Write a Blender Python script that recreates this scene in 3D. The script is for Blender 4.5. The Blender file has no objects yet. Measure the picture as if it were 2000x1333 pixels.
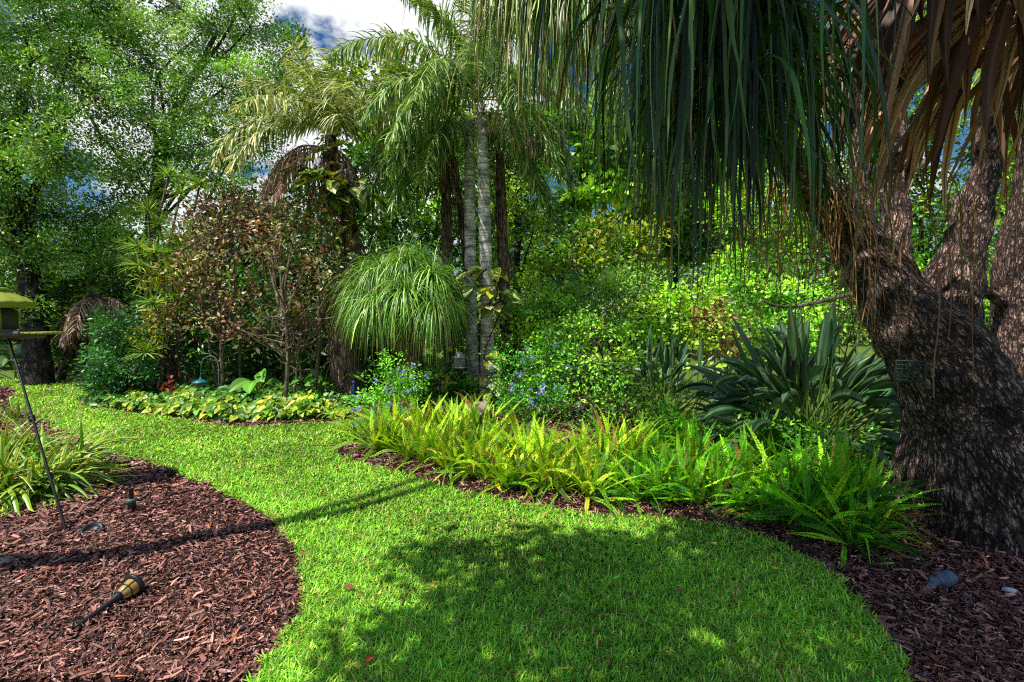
import bpy, math, numpy as np
from math import radians, pi
sc = bpy.context.scene
COL = sc.collection
rng = np.random.default_rng(7)
A = np.array

# ------------------------------------------------------------------ camera
CAM = A([0, 0, 1.6]); PITCH = radians(3.0); FPX = 889.0
FWD = A([0, math.cos(PITCH), -math.sin(PITCH)]); UPV = A([0, math.sin(PITCH), math.cos(PITCH)]); RT = A([1.0, 0, 0])

def P(px, py, Z):
    return CAM + Z * (FWD + RT * (px - 1000) / FPX + UPV * (666.5 - py) / FPX)

def G(px, py, z=0.0):
    d = FWD + RT * (px - 1000) / FPX + UPV * (666.5 - py) / FPX
    t = (z - CAM[2]) / d[2]
    return CAM + d * t

cd = bpy.data.cameras.new('camera'); cam = bpy.data.objects.new('camera', cd); COL.objects.link(cam)
cam.location = CAM; cam.rotation_euler = (radians(90) - PITCH, 0, 0)
cd.sensor_width = 36; cd.lens = 36 * FPX / 2000; cd.clip_end = 600; cd.clip_start = 0.05
sc.camera = cam

# ------------------------------------------------------------------ light
SUN_EL = radians(60); SX, SY = -0.83, -0.55
S_ROT = math.atan2(SX, SY)
sl = bpy.data.lights.new('sun', 'SUN'); so = bpy.data.objects.new('sun', sl); COL.objects.link(so)
sl.energy = 5.0; sl.angle = radians(0.53); sl.color = (1.0, 0.965, 0.90)
so.rotation_euler = (pi / 2 - SUN_EL, 0, math.atan2(SX, -SY))
w = bpy.data.worlds.new('World'); sc.world = w; w.use_nodes = True
nt = w.node_tree; N = nt.nodes; L = nt.links
bg = N['Background']; sky = N.new('ShaderNodeTexSky'); sky.sky_type = 'NISHITA'; sky.sun_disc = False
sky.sun_elevation = SUN_EL; sky.sun_rotation = S_ROT; sky.air_density = 1.0; sky.dust_density = 0.4; sky.ozone_density = 2.0
hs = N.new('ShaderNodeHueSaturation'); hs.inputs['Saturation'].default_value = 1.38; hs.inputs['Value'].default_value = 1.45
L.new(sky.outputs[0], hs.inputs['Color'])
tc = N.new('ShaderNodeTexCoord'); mp = N.new('ShaderNodeMapping'); mp.inputs['Scale'].default_value = (1, 1, 1.7); mp.inputs['Location'].default_value = (0.35, 0.1, 0.0)
L.new(tc.outputs['Generated'], mp.inputs['Vector'])
no = N.new('ShaderNodeTexNoise'); no.inputs['Scale'].default_value = 4.2; no.inputs['Detail'].default_value = 9; no.inputs['Roughness'].default_value = 0.58
L.new(mp.outputs[0], no.inputs['Vector'])
# a cloud bank ahead-left of the lawn, the noise breaks its border
cdir = A([-0.36, 0.80, 0.47]); cdir = cdir / np.linalg.norm(cdir)
dp = N.new('ShaderNodeVectorMath'); dp.operation = 'DOT_PRODUCT'; dp.inputs[1].default_value = tuple(cdir); L.new(tc.outputs['Generated'], dp.inputs[0])
m1 = N.new('ShaderNodeMapRange'); m1.inputs[1].default_value = 0.86; m1.inputs[2].default_value = 0.985; m1.inputs[3].default_value = -0.07; m1.inputs[4].default_value = 0.17
L.new(dp.outputs['Value'], m1.inputs[0])
ad = N.new('ShaderNodeMath'); ad.operation = 'ADD'; L.new(no.outputs['Fac'], ad.inputs[0]); L.new(m1.outputs[0], ad.inputs[1])
cr = N.new('ShaderNodeValToRGB'); cr.color_ramp.elements[0].position = 0.50; cr.color_ramp.elements[1].position = 0.58
# extra unseen cloud added behind the viewer to whiten the fill light
dp2 = N.new('ShaderNodeVectorMath'); dp2.operation = 'DOT_PRODUCT'; dp2.inputs[1].default_value = (0.2, -0.9, 0.38); L.new(tc.outputs['Generated'], dp2.inputs[0])
m5 = N.new('ShaderNodeMapRange'); m5.inputs[1].default_value = -0.25; m5.inputs[2].default_value = 0.4; m5.inputs[3].default_value = 0.0; m5.inputs[4].default_value = 0.05; L.new(dp2.outputs['Value'], m5.inputs[0])
ad2 = N.new('ShaderNodeMath'); ad2.operation = 'ADD'; L.new(ad.outputs[0], ad2.inputs[0]); L.new(m5.outputs[0], ad2.inputs[1])
L.new(ad2.outputs[0], cr.inputs[0])
no2 = N.new('ShaderNodeTexNoise'); no2.inputs['Scale'].default_value = 7; no2.inputs['Detail'].default_value = 6; L.new(mp.outputs[0], no2.inputs['Vector'])
cc = N.new('ShaderNodeMix'); cc.data_type = 'RGBA'; cc.inputs[6].default_value = (13.0, 13.5, 14.2, 1); cc.inputs[7].default_value = (15.6, 15.7, 15.8, 1); L.new(no2.outputs['Fac'], cc.inputs[0])
mx = N.new('ShaderNodeMix'); mx.data_type = 'RGBA'; L.new(cr.outputs[0], mx.inputs[0]); L.new(hs.outputs[0], mx.inputs[6]); L.new(cc.outputs[2], mx.inputs[7])
L.new(mx.outputs[2], bg.inputs['Color']); bg.inputs['Strength'].default_value = 0.07
sc.view_settings.view_transform = 'Standard'; sc.view_settings.look = 'None'; sc.view_settings.exposure = 0
sc.render.engine = 'CYCLES'
sc.cycles.use_denoising = False; sc.cycles.pixel_filter_type = 'BLACKMAN_HARRIS'; sc.cycles.filter_width = 1.15
sc.cycles.max_bounces = 5; sc.cycles.diffuse_bounces = 1; sc.cycles.glossy_bounces = 2; sc.cycles.transmission_bounces = 5; sc.cycles.sample_clamp_indirect = 6

# ------------------------------------------------------------------ colours and materials
def lin(r, g, b):
    c = A([r, g, b]) / 255.0
    return np.where(c <= 0.04045, c / 12.92, ((c + 0.055) / 1.055) ** 2.4)

def new_mat(name):
    m = bpy.data.materials.new(name); m.use_nodes = True
    n = m.node_tree.nodes; l = m.node_tree.links
    return m, n, l, n['Principled BSDF']

def leaf_mat(name, rough=0.45, spec=0.4, trans=0.3, tint=(1.25, 1.15, 0.45), gain=(3.7, 3.4, 2.5)):
    m, n, l, b = new_mat(name)
    at = n.new('ShaderNodeAttribute'); at.attribute_name = 'Col'
    gn = n.new('ShaderNodeVectorMath'); gn.operation = 'MULTIPLY'; gn.inputs[1].default_value = gain; l.new(at.outputs['Color'], gn.inputs[0])
    l.new(gn.outputs[0], b.inputs['Base Color']); b.inputs['Roughness'].default_value = rough
    b.inputs['Specular IOR Level'].default_value = spec
    t = n.new('ShaderNodeBsdfTranslucent'); mu = n.new('ShaderNodeMix'); mu.data_type = 'RGBA'; mu.blend_type = 'MULTIPLY'; mu.inputs[0].default_value = 1
    l.new(gn.outputs[0], mu.inputs[6]); mu.inputs[7].default_value = (*[v * 1.2 for v in tint], 1); l.new(mu.outputs[2], t.inputs['Color'])
    mx = n.new('ShaderNodeMixShader'); mx.inputs[0].default_value = trans
    l.new(b.outputs[0], mx.inputs[1]); l.new(t.outputs[0], mx.inputs[2]); l.new(mx.outputs[0], n['Material Output'].inputs['Surface'])
    return m

def solid_mat(name, col, rough=0.5, metal=0.0, spec=0.5, bump=0.0, scale=40, var=0.25):
    m, n, l, b = new_mat(name)
    tc = n.new('ShaderNodeTexCoord'); nz = n.new('ShaderNodeTexNoise'); nz.inputs['Scale'].default_value = scale; nz.inputs['Detail'].default_value = 6
    l.new(tc.outputs['Object'], nz.inputs['Vector'])
    mr = n.new('ShaderNodeMapRange'); mr.inputs[1].default_value = 0.3; mr.inputs[2].default_value = 0.7; mr.inputs[3].default_value = 1 - var; mr.inputs[4].default_value = 1 + var
    l.new(nz.outputs['Fac'], mr.inputs[0])
    mu = n.new('ShaderNodeVectorMath'); mu.operation = 'SCALE'; mu.inputs[0].default_value = tuple(col); l.new(mr.outputs[0], mu.inputs['Scale'])
    l.new(mu.outputs[0], b.inputs['Base Color']); b.inputs['Roughness'].default_value = rough; b.inputs['Metallic'].default_value = metal
    b.inputs['Specular IOR Level'].default_value = spec
    if bump:
        bp = n.new('ShaderNodeBump'); bp.inputs['Strength'].default_value = bump; bp.inputs['Distance'].default_value = 0.01
        l.new(nz.outputs['Fac'], bp.inputs['Height']); l.new(bp.outputs[0], b.inputs['Normal'])
    return m

def bark_mat(name, dark, light, su, sv, bump=0.8, dist=0.02, rings=False, moss=None):
    """bark keyed on the 'buv' attribute: x = metres around, y = metres along"""
    m, n, l, b = new_mat(name)
    at = n.new('ShaderNodeAttribute'); at.attribute_name = 'buv'
    mp = n.new('ShaderNodeMapping'); mp.inputs['Scale'].default_value = (su, sv, su); l.new(at.outputs['Vector'], mp.inputs['Vector'])
    nz = n.new('ShaderNodeTexNoise'); nz.inputs['Scale'].default_value = 1.3; nz.inputs['Detail'].default_value = 4; l.new(mp.outputs[0], nz.inputs['Vector'])
    sb = n.new('ShaderNodeVectorMath'); sb.operation = 'SUBTRACT'; sb.inputs[1].default_value = (0.5, 0.5, 0.5); l.new(nz.outputs['Color'], sb.inputs[0])
    ms = n.new('ShaderNodeVectorMath'); ms.operation = 'MULTIPLY_ADD'; l.new(sb.outputs[0], ms.inputs[0]); ms.inputs[1].default_value = (1.1, 1.1, 1.1); l.new(mp.outputs[0], ms.inputs[2])
    if rings:
        wv = n.new('ShaderNodeTexNoise'); wv.inputs['Scale'].default_value = 1.0; wv.inputs['Detail'].default_value = 4; wv.inputs['Roughness'].default_value = 0.6
        l.new(mp.outputs[0], wv.inputs['Vector']); h = wv.outputs['Fac']; lo, hi = 0.36, 0.56
    else:
        vo = n.new('ShaderNodeTexVoronoi'); vo.feature = 'DISTANCE_TO_EDGE'; vo.inputs['Scale'].default_value = 1.0; l.new(ms.outputs[0], vo.inputs['Vector'])
        nf = n.new('ShaderNodeTexNoise'); nf.inputs['Scale'].default_value = 2.2; nf.inputs['Detail'].default_value = 5; nf.inputs['Roughness'].default_value = 0.65; l.new(mp.outputs[0], nf.inputs['Vector'])
        ha = n.new('ShaderNodeMath'); ha.operation = 'MULTIPLY_ADD'; l.new(nf.outputs['Fac'], ha.inputs[0]); ha.inputs[1].default_value = 0.5; l.new(vo.outputs['Distance'], ha.inputs[2])
        h = ha.outputs[0]; lo, hi = 0.26, 0.42
    mr = n.new('ShaderNodeMapRange'); mr.inputs[1].default_value = lo; mr.inputs[2].default_value = hi; l.new(h, mr.inputs[0])
    tc = n.new('ShaderNodeTexCoord')
    if not rings:
        v2 = n.new('ShaderNodeTexVoronoi'); v2.feature = 'DISTANCE_TO_EDGE'; v2.inputs['Scale'].default_value = 0.38; v2.inputs['Randomness'].default_value = 1.0; l.new(ms.outputs[0], v2.inputs['Vector'])
        h2 = n.new('ShaderNodeMath'); h2.operation = 'MULTIPLY_ADD'; l.new(nf.outputs['Fac'], h2.inputs[0]); h2.inputs[1].default_value = 0.6; l.new(v2.outputs['Distance'], h2.inputs[2])
        r2 = n.new('ShaderNodeMapRange'); r2.inputs[1].default_value = 0.32; r2.inputs[2].default_value = 0.46; r2.inputs[3].default_value = 0.06; l.new(h2.outputs[0], r2.inputs[0])
        fd = n.new('ShaderNodeTexNoise'); fd.inputs['Scale'].default_value = 7; fd.inputs['Detail'].default_value = 5; l.new(tc.outputs['Object'], fd.inputs['Vector'])
        rf = n.new('ShaderNodeMapRange'); rf.inputs[1].default_value = 0.42; rf.inputs[2].default_value = 0.6; rf.inputs[3].default_value = 0.0; rf.inputs[4].default_value = 0.4; l.new(fd.outputs['Fac'], rf.inputs[0])
        mxx = n.new('ShaderNodeMath'); mxx.operation = 'MAXIMUM'; l.new(mr.outputs[0], mxx.inputs[0]); l.new(rf.outputs[0], mxx.inputs[1])
        ml = n.new('ShaderNodeMath'); ml.operation = 'MULTIPLY'; l.new(mxx.outputs[0], ml.inputs[0]); l.new(r2.outputs[0], ml.inputs[1]); mr = ml
    n2 = n.new('ShaderNodeTexNoise'); n2.inputs['Scale'].default_value = 5; n2.inputs['Detail'].default_value = 8; n2.inputs['Roughness'].default_value = 0.65; l.new(tc.outputs['Object'], n2.inputs['Vector'])
    n3 = n.new('ShaderNodeTexNoise'); n3.inputs['Scale'].default_value = 60; n3.inputs['Detail'].default_value = 5; l.new(tc.outputs['Object'], n3.inputs['Vector'])
    cm = n.new('ShaderNodeMix'); cm.data_type = 'RGBA'; cm.inputs[6].default_value = (*dark, 1); cm.inputs[7].default_value = (*light, 1); l.new(mr.outputs[0], cm.inputs[0])
    m2 = n.new('ShaderNodeMapRange'); m2.inputs[1].default_value = 0.35; m2.inputs[2].default_value = 0.68; m2.inputs[3].default_value = 0.22; m2.inputs[4].default_value = 1.8; l.new(n2.outputs['Fac'], m2.inputs[0])
    m3 = n.new('ShaderNodeMapRange'); m3.inputs[1].default_value = 0.3; m3.inputs[2].default_value = 0.7; m3.inputs[3].default_value = 0.7; m3.inputs[4].default_value = 1.25; l.new(n3.outputs['Fac'], m3.inputs[0])
    mm = n.new('ShaderNodeMath'); mm.operation = 'MULTIPLY'; l.new(m2.outputs[0], mm.inputs[0]); l.new(m3.outputs[0], mm.inputs[1])
    sc_ = n.new('ShaderNodeVectorMath'); sc_.operation = 'SCALE'; l.new(cm.outputs[2], sc_.inputs[0]); l.new(mm.outputs[0], sc_.inputs['Scale'])
    out = sc_.outputs[0]
    if moss is not None:
        n4 = n.new('ShaderNodeTexNoise'); n4.inputs['Scale'].default_value = 9; n4.inputs['Detail'].default_value = 7; l.new(tc.outputs['Object'], n4.inputs['Vector'])
        r4 = n.new('ShaderNodeMapRange'); r4.inputs[1].default_value = 0.60; r4.inputs[2].default_value = 0.72; r4.inputs[4].default_value = 0.6; l.new(n4.outputs['Fac'], r4.inputs[0])
        c4 = n.new('ShaderNodeMix'); c4.data_type = 'RGBA'; l.new(r4.outputs[0], c4.inputs[0]); l.new(out, c4.inputs[6]); c4.inputs[7].default_value = (*moss, 1); out = c4.outputs[2]
    l.new(out, b.inputs['Base Color']); b.inputs['Roughness'].default_value = 0.8; b.inputs['Specular IOR Level'].default_value = 0.25
    hh = n.new('ShaderNodeMath'); hh.operation = 'MULTIPLY_ADD'; l.new(n3.outputs['Fac'], hh.inputs[0]); hh.inputs[1].default_value = 0.35; l.new(mr.outputs[0], hh.inputs[2])
    bp = n.new('ShaderNodeBump'); bp.inputs['Strength'].default_value = bump; bp.inputs['Distance'].default_value = dist; l.new(hh.outputs[0], bp.inputs['Height']); l.new(bp.outputs[0], b.inputs['Normal'])
    return m

def ground_mat(name, c1, c2, c3, s1, s2, bump=0.6, rough=0.9):
    m, n, l, b = new_mat(name)
    tc = n.new('ShaderNodeTexCoord')
    a = n.new('ShaderNodeTexNoise'); a.inputs['Scale'].default_value = s1; a.inputs['Detail'].default_value = 6; l.new(tc.outputs['Object'], a.inputs['Vector'])
    d = n.new('ShaderNodeTexNoise'); d.inputs['Scale'].default_value = s2; d.inputs['Detail'].default_value = 8; d.inputs['Roughness'].default_value = 0.7; l.new(tc.outputs['Object'], d.inputs['Vector'])
    r = n.new('ShaderNodeMapRange'); r.inputs[1].default_value = 0.35; r.inputs[2].default_value = 0.65; l.new(a.outputs['Fac'], r.inputs[0])
    q = n.new('ShaderNodeMapRange'); q.inputs[1].default_value = 0.4; q.inputs[2].default_value = 0.62; l.new(d.outputs['Fac'], q.inputs[0])
    x = n.new('ShaderNodeMix'); x.data_type = 'RGBA'; x.inputs[6].default_value = (*c1, 1); x.inputs[7].default_value = (*c2, 1); l.new(r.outputs[0], x.inputs[0])
    y = n.new('ShaderNodeMix'); y.data_type = 'RGBA'; y.inputs[7].default_value = (*c3, 1); l.new(x.outputs[2], y.inputs[6]); l.new(q.outputs[0], y.inputs[0])
    l.new(y.outputs[2], b.inputs['Base Color']); b.inputs['Roughness'].default_value = rough; b.inputs['Specular IOR Level'].default_value = 0.2
    bp = n.new('ShaderNodeBump'); bp.inputs['Strength'].default_value = bump; bp.inputs['Distance'].default_value = 0.02; l.new(d.outputs['Fac'], bp.inputs['Height']); l.new(bp.outputs[0], b.inputs['Normal'])
    return m

M_LEAF = leaf_mat('leaf', 0.40, 0.5, 0.20)
M_OAKL = leaf_mat('oak_leaf', 0.36, 0.6, 0.18, gain=(4.5, 4.2, 3.4))
M_GLOSS = leaf_mat('glossy_leaf', 0.36, 0.5, 0.15)
M_RIB = leaf_mat('ribbon_leaf', 0.34, 0.55, 0.15, (1.1, 1.2, 0.6), (2.8, 2.6, 2.2))
M_RIB_SHADE = leaf_mat('shaded_ribbon_leaf', 0.36, 0.45, 0.16, (1.2, 1.2, 0.5), (1.8, 1.75, 1.1))  # lower gain: shade on the near hanging leaves put into their colour
M_PAD = leaf_mat('paddle_leaf', 0.36, 0.5, 0.10, (1.1, 1.1, .5), (1.5, 1.6, 1.4))
M_GRASS = leaf_mat('grass_blade', 0.45, 0.45, 0.25, (1.2, 1.1, 0.5), (3.65, 3.35, 3.3))
M_FERN = leaf_mat('fern_leaf', 0.5, 0.35, 0.25, gain=(2.9, 2.7, 1.6))
M_DRY = leaf_mat('dry_leaf', 0.55, 0.35, 0.2, (1.1, 0.9, 0.7), (2.35, 2.35, 2.25))
M_CHIP = leaf_mat('wood_chip', 0.55, 0.4, 0.0, gain=(3.3, 2.95, 2.75))
M_FLOWER = leaf_mat('flower', 0.6, 0.2, 0.3, (1, 1, 1), (1, 1, 1))
M_WOOD = bark_mat('twig_bark', (0.06, 0.045, 0.03), (0.22, 0.18, 0.13), 25, 12)
M_OAK = bark_mat('oak_bark', (0.03, 0.025, 0.02), (0.17, 0.14, 0.11), 22, 8, 1.0, 0.03)
M_PALE = bark_mat('pale_bark', (0.16, 0.11, 0.07), (0.42, 0.31, 0.22), 18, 7)
M_PALMT = bark_mat('palm_trunk_grey', (0.30, 0.25, 0.20), (0.78, 0.73, 0.64), 2.5, 26.0, 0.5, 0.008, rings=True, moss=(0.55, 0.52, 0.44))
M_FIB = bark_mat('palm_trunk_fibre', (0.11, 0.065, 0.045), (0.6, 0.43, 0.33), 40, 3.0, 1.0, 0.02)
M_ELE = bark_mat('big_trunk_bark', (0.012, 0.008, 0.007), (0.50, 0.315, 0.245), 60, 17, 1.0, 0.04)
M_LICH = bark_mat('lichen_bark', (0.10, 0.075, 0.055), (0.30, 0.24, 0.18), 30, 14, 0.8, 0.015, moss=(0.50, 0.46, 0.38))
M_BLACK = solid_mat('black_metal', (0.012, 0.012, 0.013), 0.4, 0.0, 0.5)
M_BLACKP = solid_mat('black_plastic', (0.018, 0.018, 0.02), 0.38)
M_GREENP = solid_mat('green_grey_plastic', (0.10, 0.16, 0.13), 0.5)

# ------------------------------------------------------------------ mesh building
class MB:
    def __init__(s): s.V = []; s.C = []; s.U = []; s.F = []; s.n = 0; s.has_u = False
    def add(s, v, faces, col, uv=None):
        v = np.asarray(v, float).reshape(-1, 3)
        c = np.broadcast_to(np.asarray(col, float), v.shape)
        s.V.append(v); s.C.append(c)
        if uv is None: s.U.append(np.zeros_like(v))
        else: s.U.append(uv); s.has_u = True
        for f in faces:
            f = np.asarray(f, np.int64)
            if len(f): s.F.append(f + s.n)
        s.n += len(v)
    def build(s, name, mats, parent=None, origin=(0, 0, 0), smooth=False):
        v = np.concatenate(s.V) - np.asarray(origin, float); c = np.concatenate(s.C)
        me = bpy.data.meshes.new(name); me.vertices.add(len(v)); me.vertices.foreach_set('co', v.astype(np.float32).ravel())
        idx = np.concatenate([f.ravel() for f in s.F]); tot = np.concatenate([np.full(len(f), f.shape[1]) for f in s.F])
        st = np.concatenate([[0], np.cumsum(tot)[:-1]])
        me.loops.add(len(idx)); me.loops.foreach_set('vertex_index', idx.astype(np.int32))
        me.polygons.add(len(tot)); me.polygons.foreach_set('loop_start', st.astype(np.int32))
        if smooth: me.polygons.foreach_set('use_smooth', np.ones(len(tot), bool))
        me.update(calc_edges=True)
        a = me.color_attributes.new('Col', 'FLOAT_COLOR', 'POINT')
        a.data.foreach_set('color', np.concatenate([np.clip(c, 0, 1), np.ones((len(c), 1))], 1).astype(np.float32).ravel())
        if s.has_u:
            b = me.attributes.new('buv', 'FLOAT_VECTOR', 'POINT'); b.data.foreach_set('vector', np.concatenate(s.U).astype(np.float32).ravel())
        me.materials.append(mats)
        o = bpy.data.objects.new(name, me); COL.objects.link(o)
        if parent is not None: o.parent = parent
        else: o.location = origin
        return o

def nrm(v): return v / np.maximum(np.linalg.norm(v, axis=-1, keepdims=True), 1e-9)

def thing(name, label, cat, loc=(0, 0, 0), group=None):
    o = bpy.data.objects.new(name, None); COL.objects.link(o); o.location = tuple(loc); o.empty_display_size = 0.1
    return tag(o, label, cat, group)

def tag(o, label=None, cat=None, group=None, kind=None):
    if label: o['label'] = label
    if cat: o['category'] = cat
    if group: o['group'] = group
    if kind: o['kind'] = kind
    return o

def copy_tree(o, parent=None):
    c = o.copy(); COL.objects.link(c); c.parent = parent
    for ch in list(o.children): copy_tree(ch, c)
    return c

def tube(mb, pts, rad, sides=8, col=(0.2, 0.2, 0.2), v0=0.0, wob=0.0, cap=False):
    pts = np.asarray(pts, float); S = len(pts); rad = np.broadcast_to(np.asarray(rad, float), (S,))
    t = nrm(np.gradient(pts, axis=0)); ref = A([0, 0, 1.0]) if abs(t[0][2]) < 0.9 else A([1.0, 0, 0])
    u = np.cross(t[0], ref); u = u / np.linalg.norm(u); us = [u]
    for i in range(1, S):
        u = us[-1] - t[i] * np.dot(us[-1], t[i]); us.append(u / max(np.linalg.norm(u), 1e-9))
    us = A(us); ws = np.cross(t, us)
    an = np.arange(sides) / sides * 2 * pi
    rr = rad[:, None] * (1 + (rng.normal(0, wob, (S, sides)) if wob else 0))
    v = pts[:, None, :] + rr[..., None] * (np.cos(an)[None, :, None] * us[:, None] + np.sin(an)[None, :, None] * ws[:, None])
    ln = np.concatenate([[0], np.cumsum(np.linalg.norm(np.diff(pts, axis=0), axis=1))]) + v0
    r0 = float(np.mean(rad))
    uv = np.stack([np.broadcast_to(np.cos(an) * r0, (S, sides)), np.broadcast_to(ln[:, None], (S, sides)), np.broadcast_to(np.sin(an) * r0, (S, sides))], -1).reshape(-1, 3)
    i = np.arange(S - 1)[:, None] * sides; j = np.arange(sides)[None]; k = (j + 1) % sides
    q = np.stack([i + j, i + k, i + sides + k, i + sides + j], -1).reshape(-1, 4)
    fs = [q]
    if cap: fs += [A([np.arange(sides)[::-1]]), A([np.arange(sides) + (S - 1) * sides])]
    mb.add(v, fs, col, uv)

def spline(p, n):
    p = np.asarray(p, float); k = len(p)
    if k == 2: return p[0] + (p[1] - p[0]) * np.linspace(0, 1, n)[:, None]
    q = np.concatenate([[2 * p[0] - p[1]], p, [2 * p[-1] - p[-2]]]); t = np.linspace(0, k - 1 - 1e-6, n); i = t.astype(int); f = (t - i)[:, None]
    a, b, c, d = q[i], q[i + 1], q[i + 2], q[i + 3]
    return 0.5 * (2 * b + (c - a) * f + (2 * a - 5 * b + 4 * c - d) * f ** 2 + (3 * b - a - 3 * c + d) * f ** 3)

def frames(d, up=None, roll=None):
    n = len(d); d = nrm(d)
    if up is None: up = rng.normal(size=(n, 3))
    up = np.broadcast_to(up, d.shape)
    s = np.cross(d, up); bad = np.linalg.norm(s, axis=1) < 1e-3; s[bad] = np.cross(d[bad], A([1.0, 0.1, 0.2])); s = nrm(s)
    z = np.cross(s, d)
    if roll is not None:
        c, q = np.cos(roll)[:, None], np.sin(roll)[:, None]; s, z = s * c + z * q, z * c - s * q
    return s, d, z

T_DIA = (A([[0, 0, 0], [-0.5, 0.48, 0.16], [0, 1, -0.08], [0.5, 0.48, 0.16]]), [A([[0, 3, 2], [0, 2, 1]])])
T_OVAL = (A([[0, 0, 0], [-0.40, 0.25, 0.10], [0, 0.27, 0], [0.40, 0.25, 0.10], [-0.42, 0.62, 0.06], [0, 0.64, -0.05], [0.42, 0.62, 0.06], [0, 1, -0.18]]),
          [A([[0, 2, 1], [0, 3, 2], [4, 5, 7], [5, 6, 7]]), A([[1, 2, 5, 4], [2, 3, 6, 5]])])
T_HEART = (A([[0, 0.10, 0], [-0.36, 0.0, 0.12], [-0.52, 0.32, 0.10], [0, 0.36, -0.02], [0.36, 0.0, 0.12], [0.52, 0.32, 0.10], [-0.30, 0.70, 0.0], [0, 0.70, -0.08], [0.30, 0.70, 0.0], [0, 1.0, -0.22]]),
           [A([[6, 7, 9], [7, 8, 9]]), A([[0, 3, 2, 1], [0, 4, 5, 3], [2, 3, 7, 6], [3, 5, 8, 7]])])

def leaves(mb, pos, d, Ls, Ws, col, T=T_DIA, up=None, roll=None, vary=0.0, tip=None):
    n = len(pos); tv, tf = T; k = len(tv)
    s, y, z = frames(np.asarray(d, float), up, roll)
    Ls = np.broadcast_to(Ls, (n,)); Ws = np.broadcast_to(Ws, (n,))
    v = pos[:, None] + s[:, None] * (tv[None, :, 0:1] * Ws[:, None, None]) + y[:, None] * (tv[None, :, 1:2] * Ls[:, None, None]) + z[:, None] * (tv[None, :, 2:3] * Ws[:, None, None])
    c = np.broadcast_to(np.asarray(col, float).reshape(-1, 1, 3) if np.ndim(col) == 2 else np.asarray(col, float), (n, k, 3)).copy()
    if vary: c *= 1 + rng.normal(0, vary, (n, k, 1))
    if tip is not None: c[:, -1] = tip
    off = (np.arange(n) * k)[:, None, None]
    mb.add(v, [(f[None] + off).reshape(-1, f.shape[1]) for f in tf], np.abs(c).reshape(-1, 3))

def ribbons(mb, pts, side, wid, col, cols=None, fold=0.0):
    """pts (N,S,3), side (N,S,3), wid (N,S); cols: list of (offset, colour or None)"""
    Nn, S = pts.shape[:2]
    offs = [(-0.5, None), (0.5, None)] if cols is None else cols
    K = len(offs)
    nz = np.cross(nrm(np.gradient(pts, axis=1)), side)
    vs = []; cs = []
    cb = np.asarray(col, float)
    cb = np.broadcast_to(cb[:, None] if cb.ndim == 2 else cb, (Nn, S, 3))
    for o, c in offs:
        vs.append(pts + side * (wid * o)[..., None] + nz * (wid * (abs(o) * 2 * fold))[..., None]); cs.append(cb if c is None else np.broadcast_to(c, (Nn, S, 3)))
    v = np.stack(vs, 2); c = np.stack(cs, 2)
    b = (np.arange(Nn) * S * K)[:, None, None] + (np.arange(S - 1) * K)[None, :, None] + np.arange(K - 1)[None, None]
    q = np.stack([b, b + 1, b + K + 1, b + K], -1).reshape(-1, 4)
    mb.add(v.reshape(-1, 3), [q], c.reshape(-1, 3))

def droop(p0, d0, Ls, S, g, jit=0.0):
    """falling strips: positions (N,S,3)"""
    n = len(p0); p = np.array(p0, float); d = nrm(np.array(d0, float)); st = (np.broadcast_to(Ls, (n,)) / (S - 1))[:, None]
    g = np.broadcast_to(g, (n,))[:, None]; out = [p.copy()]
    for i in range(S - 1):
        d = d + A([0, 0, -1.0]) * g * st
        if jit: d = d + rng.normal(0, jit, (n, 3))
        d = nrm(d); p = p + d * st; out.append(p.copy())
    return np.stack(out, 1)

def side_of(pts, ref=None, tw=0.0):
    t = nrm(np.gradient(pts, axis=1)); n = len(pts)
    if ref is None: ref = np.broadcast_to(A([0, 0, 1.0]), (n, 3))
    s = np.cross(t, ref[:, None]); l = np.linalg.norm(s, axis=-1, keepdims=True)
    s0 = nrm(np.cross(t[:, :1] * [1, 1, 0] + [1e-3, 0, 0], A([0, 0, 1.0]))); s = np.where(l < 0.15, np.broadcast_to(s0, s.shape), s)
    return nrm(s)

def pick(cols, n, sd=0.18):
    cols = A(cols); c = cols[rng.integers(0, len(cols), n)]
    return np.clip(c * np.exp(rng.normal(0, sd, (n, 1))) * np.exp(rng.normal(0, 0.06, (n, 3))), 0.002, 0.9)

def rdir(n, zmin=-1.0, zmax=1.0):
    z = rng.uniform(zmin, zmax, n); a = rng.uniform(0, 2 * pi, n); r = np.sqrt(1 - z * z)
    return np.stack([r * np.cos(a), r * np.sin(a), z], 1)

# ------------------------------------------------------------------ ground, lawn and beds
def pts_px(l, n, z): return A([G(x, y, z) for x, y in spline([(a, b) for a, b in l], n)])
left_edge = [(300, 2300), (390, 1600), (470, 1400), (505, 1333), (560, 1250), (592, 1170), (580, 1095), (540, 1030), (470, 980), (400, 945), (330, 918), (250, 893), (180, 872), (130, 845), (80, 825), (40, 803), (14, 782)]
far_edge = [(14, 782), (34, 766), (20, 758), (-60, 750), (-60, 744), (60, 742), (185, 745)]
isl_edge = [(185, 745), (200, 765), (152, 778), (185, 793), (260, 807), (340, 817), (430, 831), (500, 833), (560, 830), (665, 822), (720, 822)]
notch = [(720, 822), (740, 845), (690, 862), (652, 875)]
right_edge = [(652, 875), (672, 893), (720, 906), (800, 930), (870, 952), (960, 971), (1040, 986), (1120, 1001), (1200, 1009), (1300, 1013), (1400, 1026), (1480, 1046), (1560, 1081), (1620, 1121), (1680, 1181), (1730, 1241), (1790, 1333), (1850, 1450), (1950, 1700), (2100, 2300)]
Z_BED, Z_LAWN = 0.010, 0.022
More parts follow.
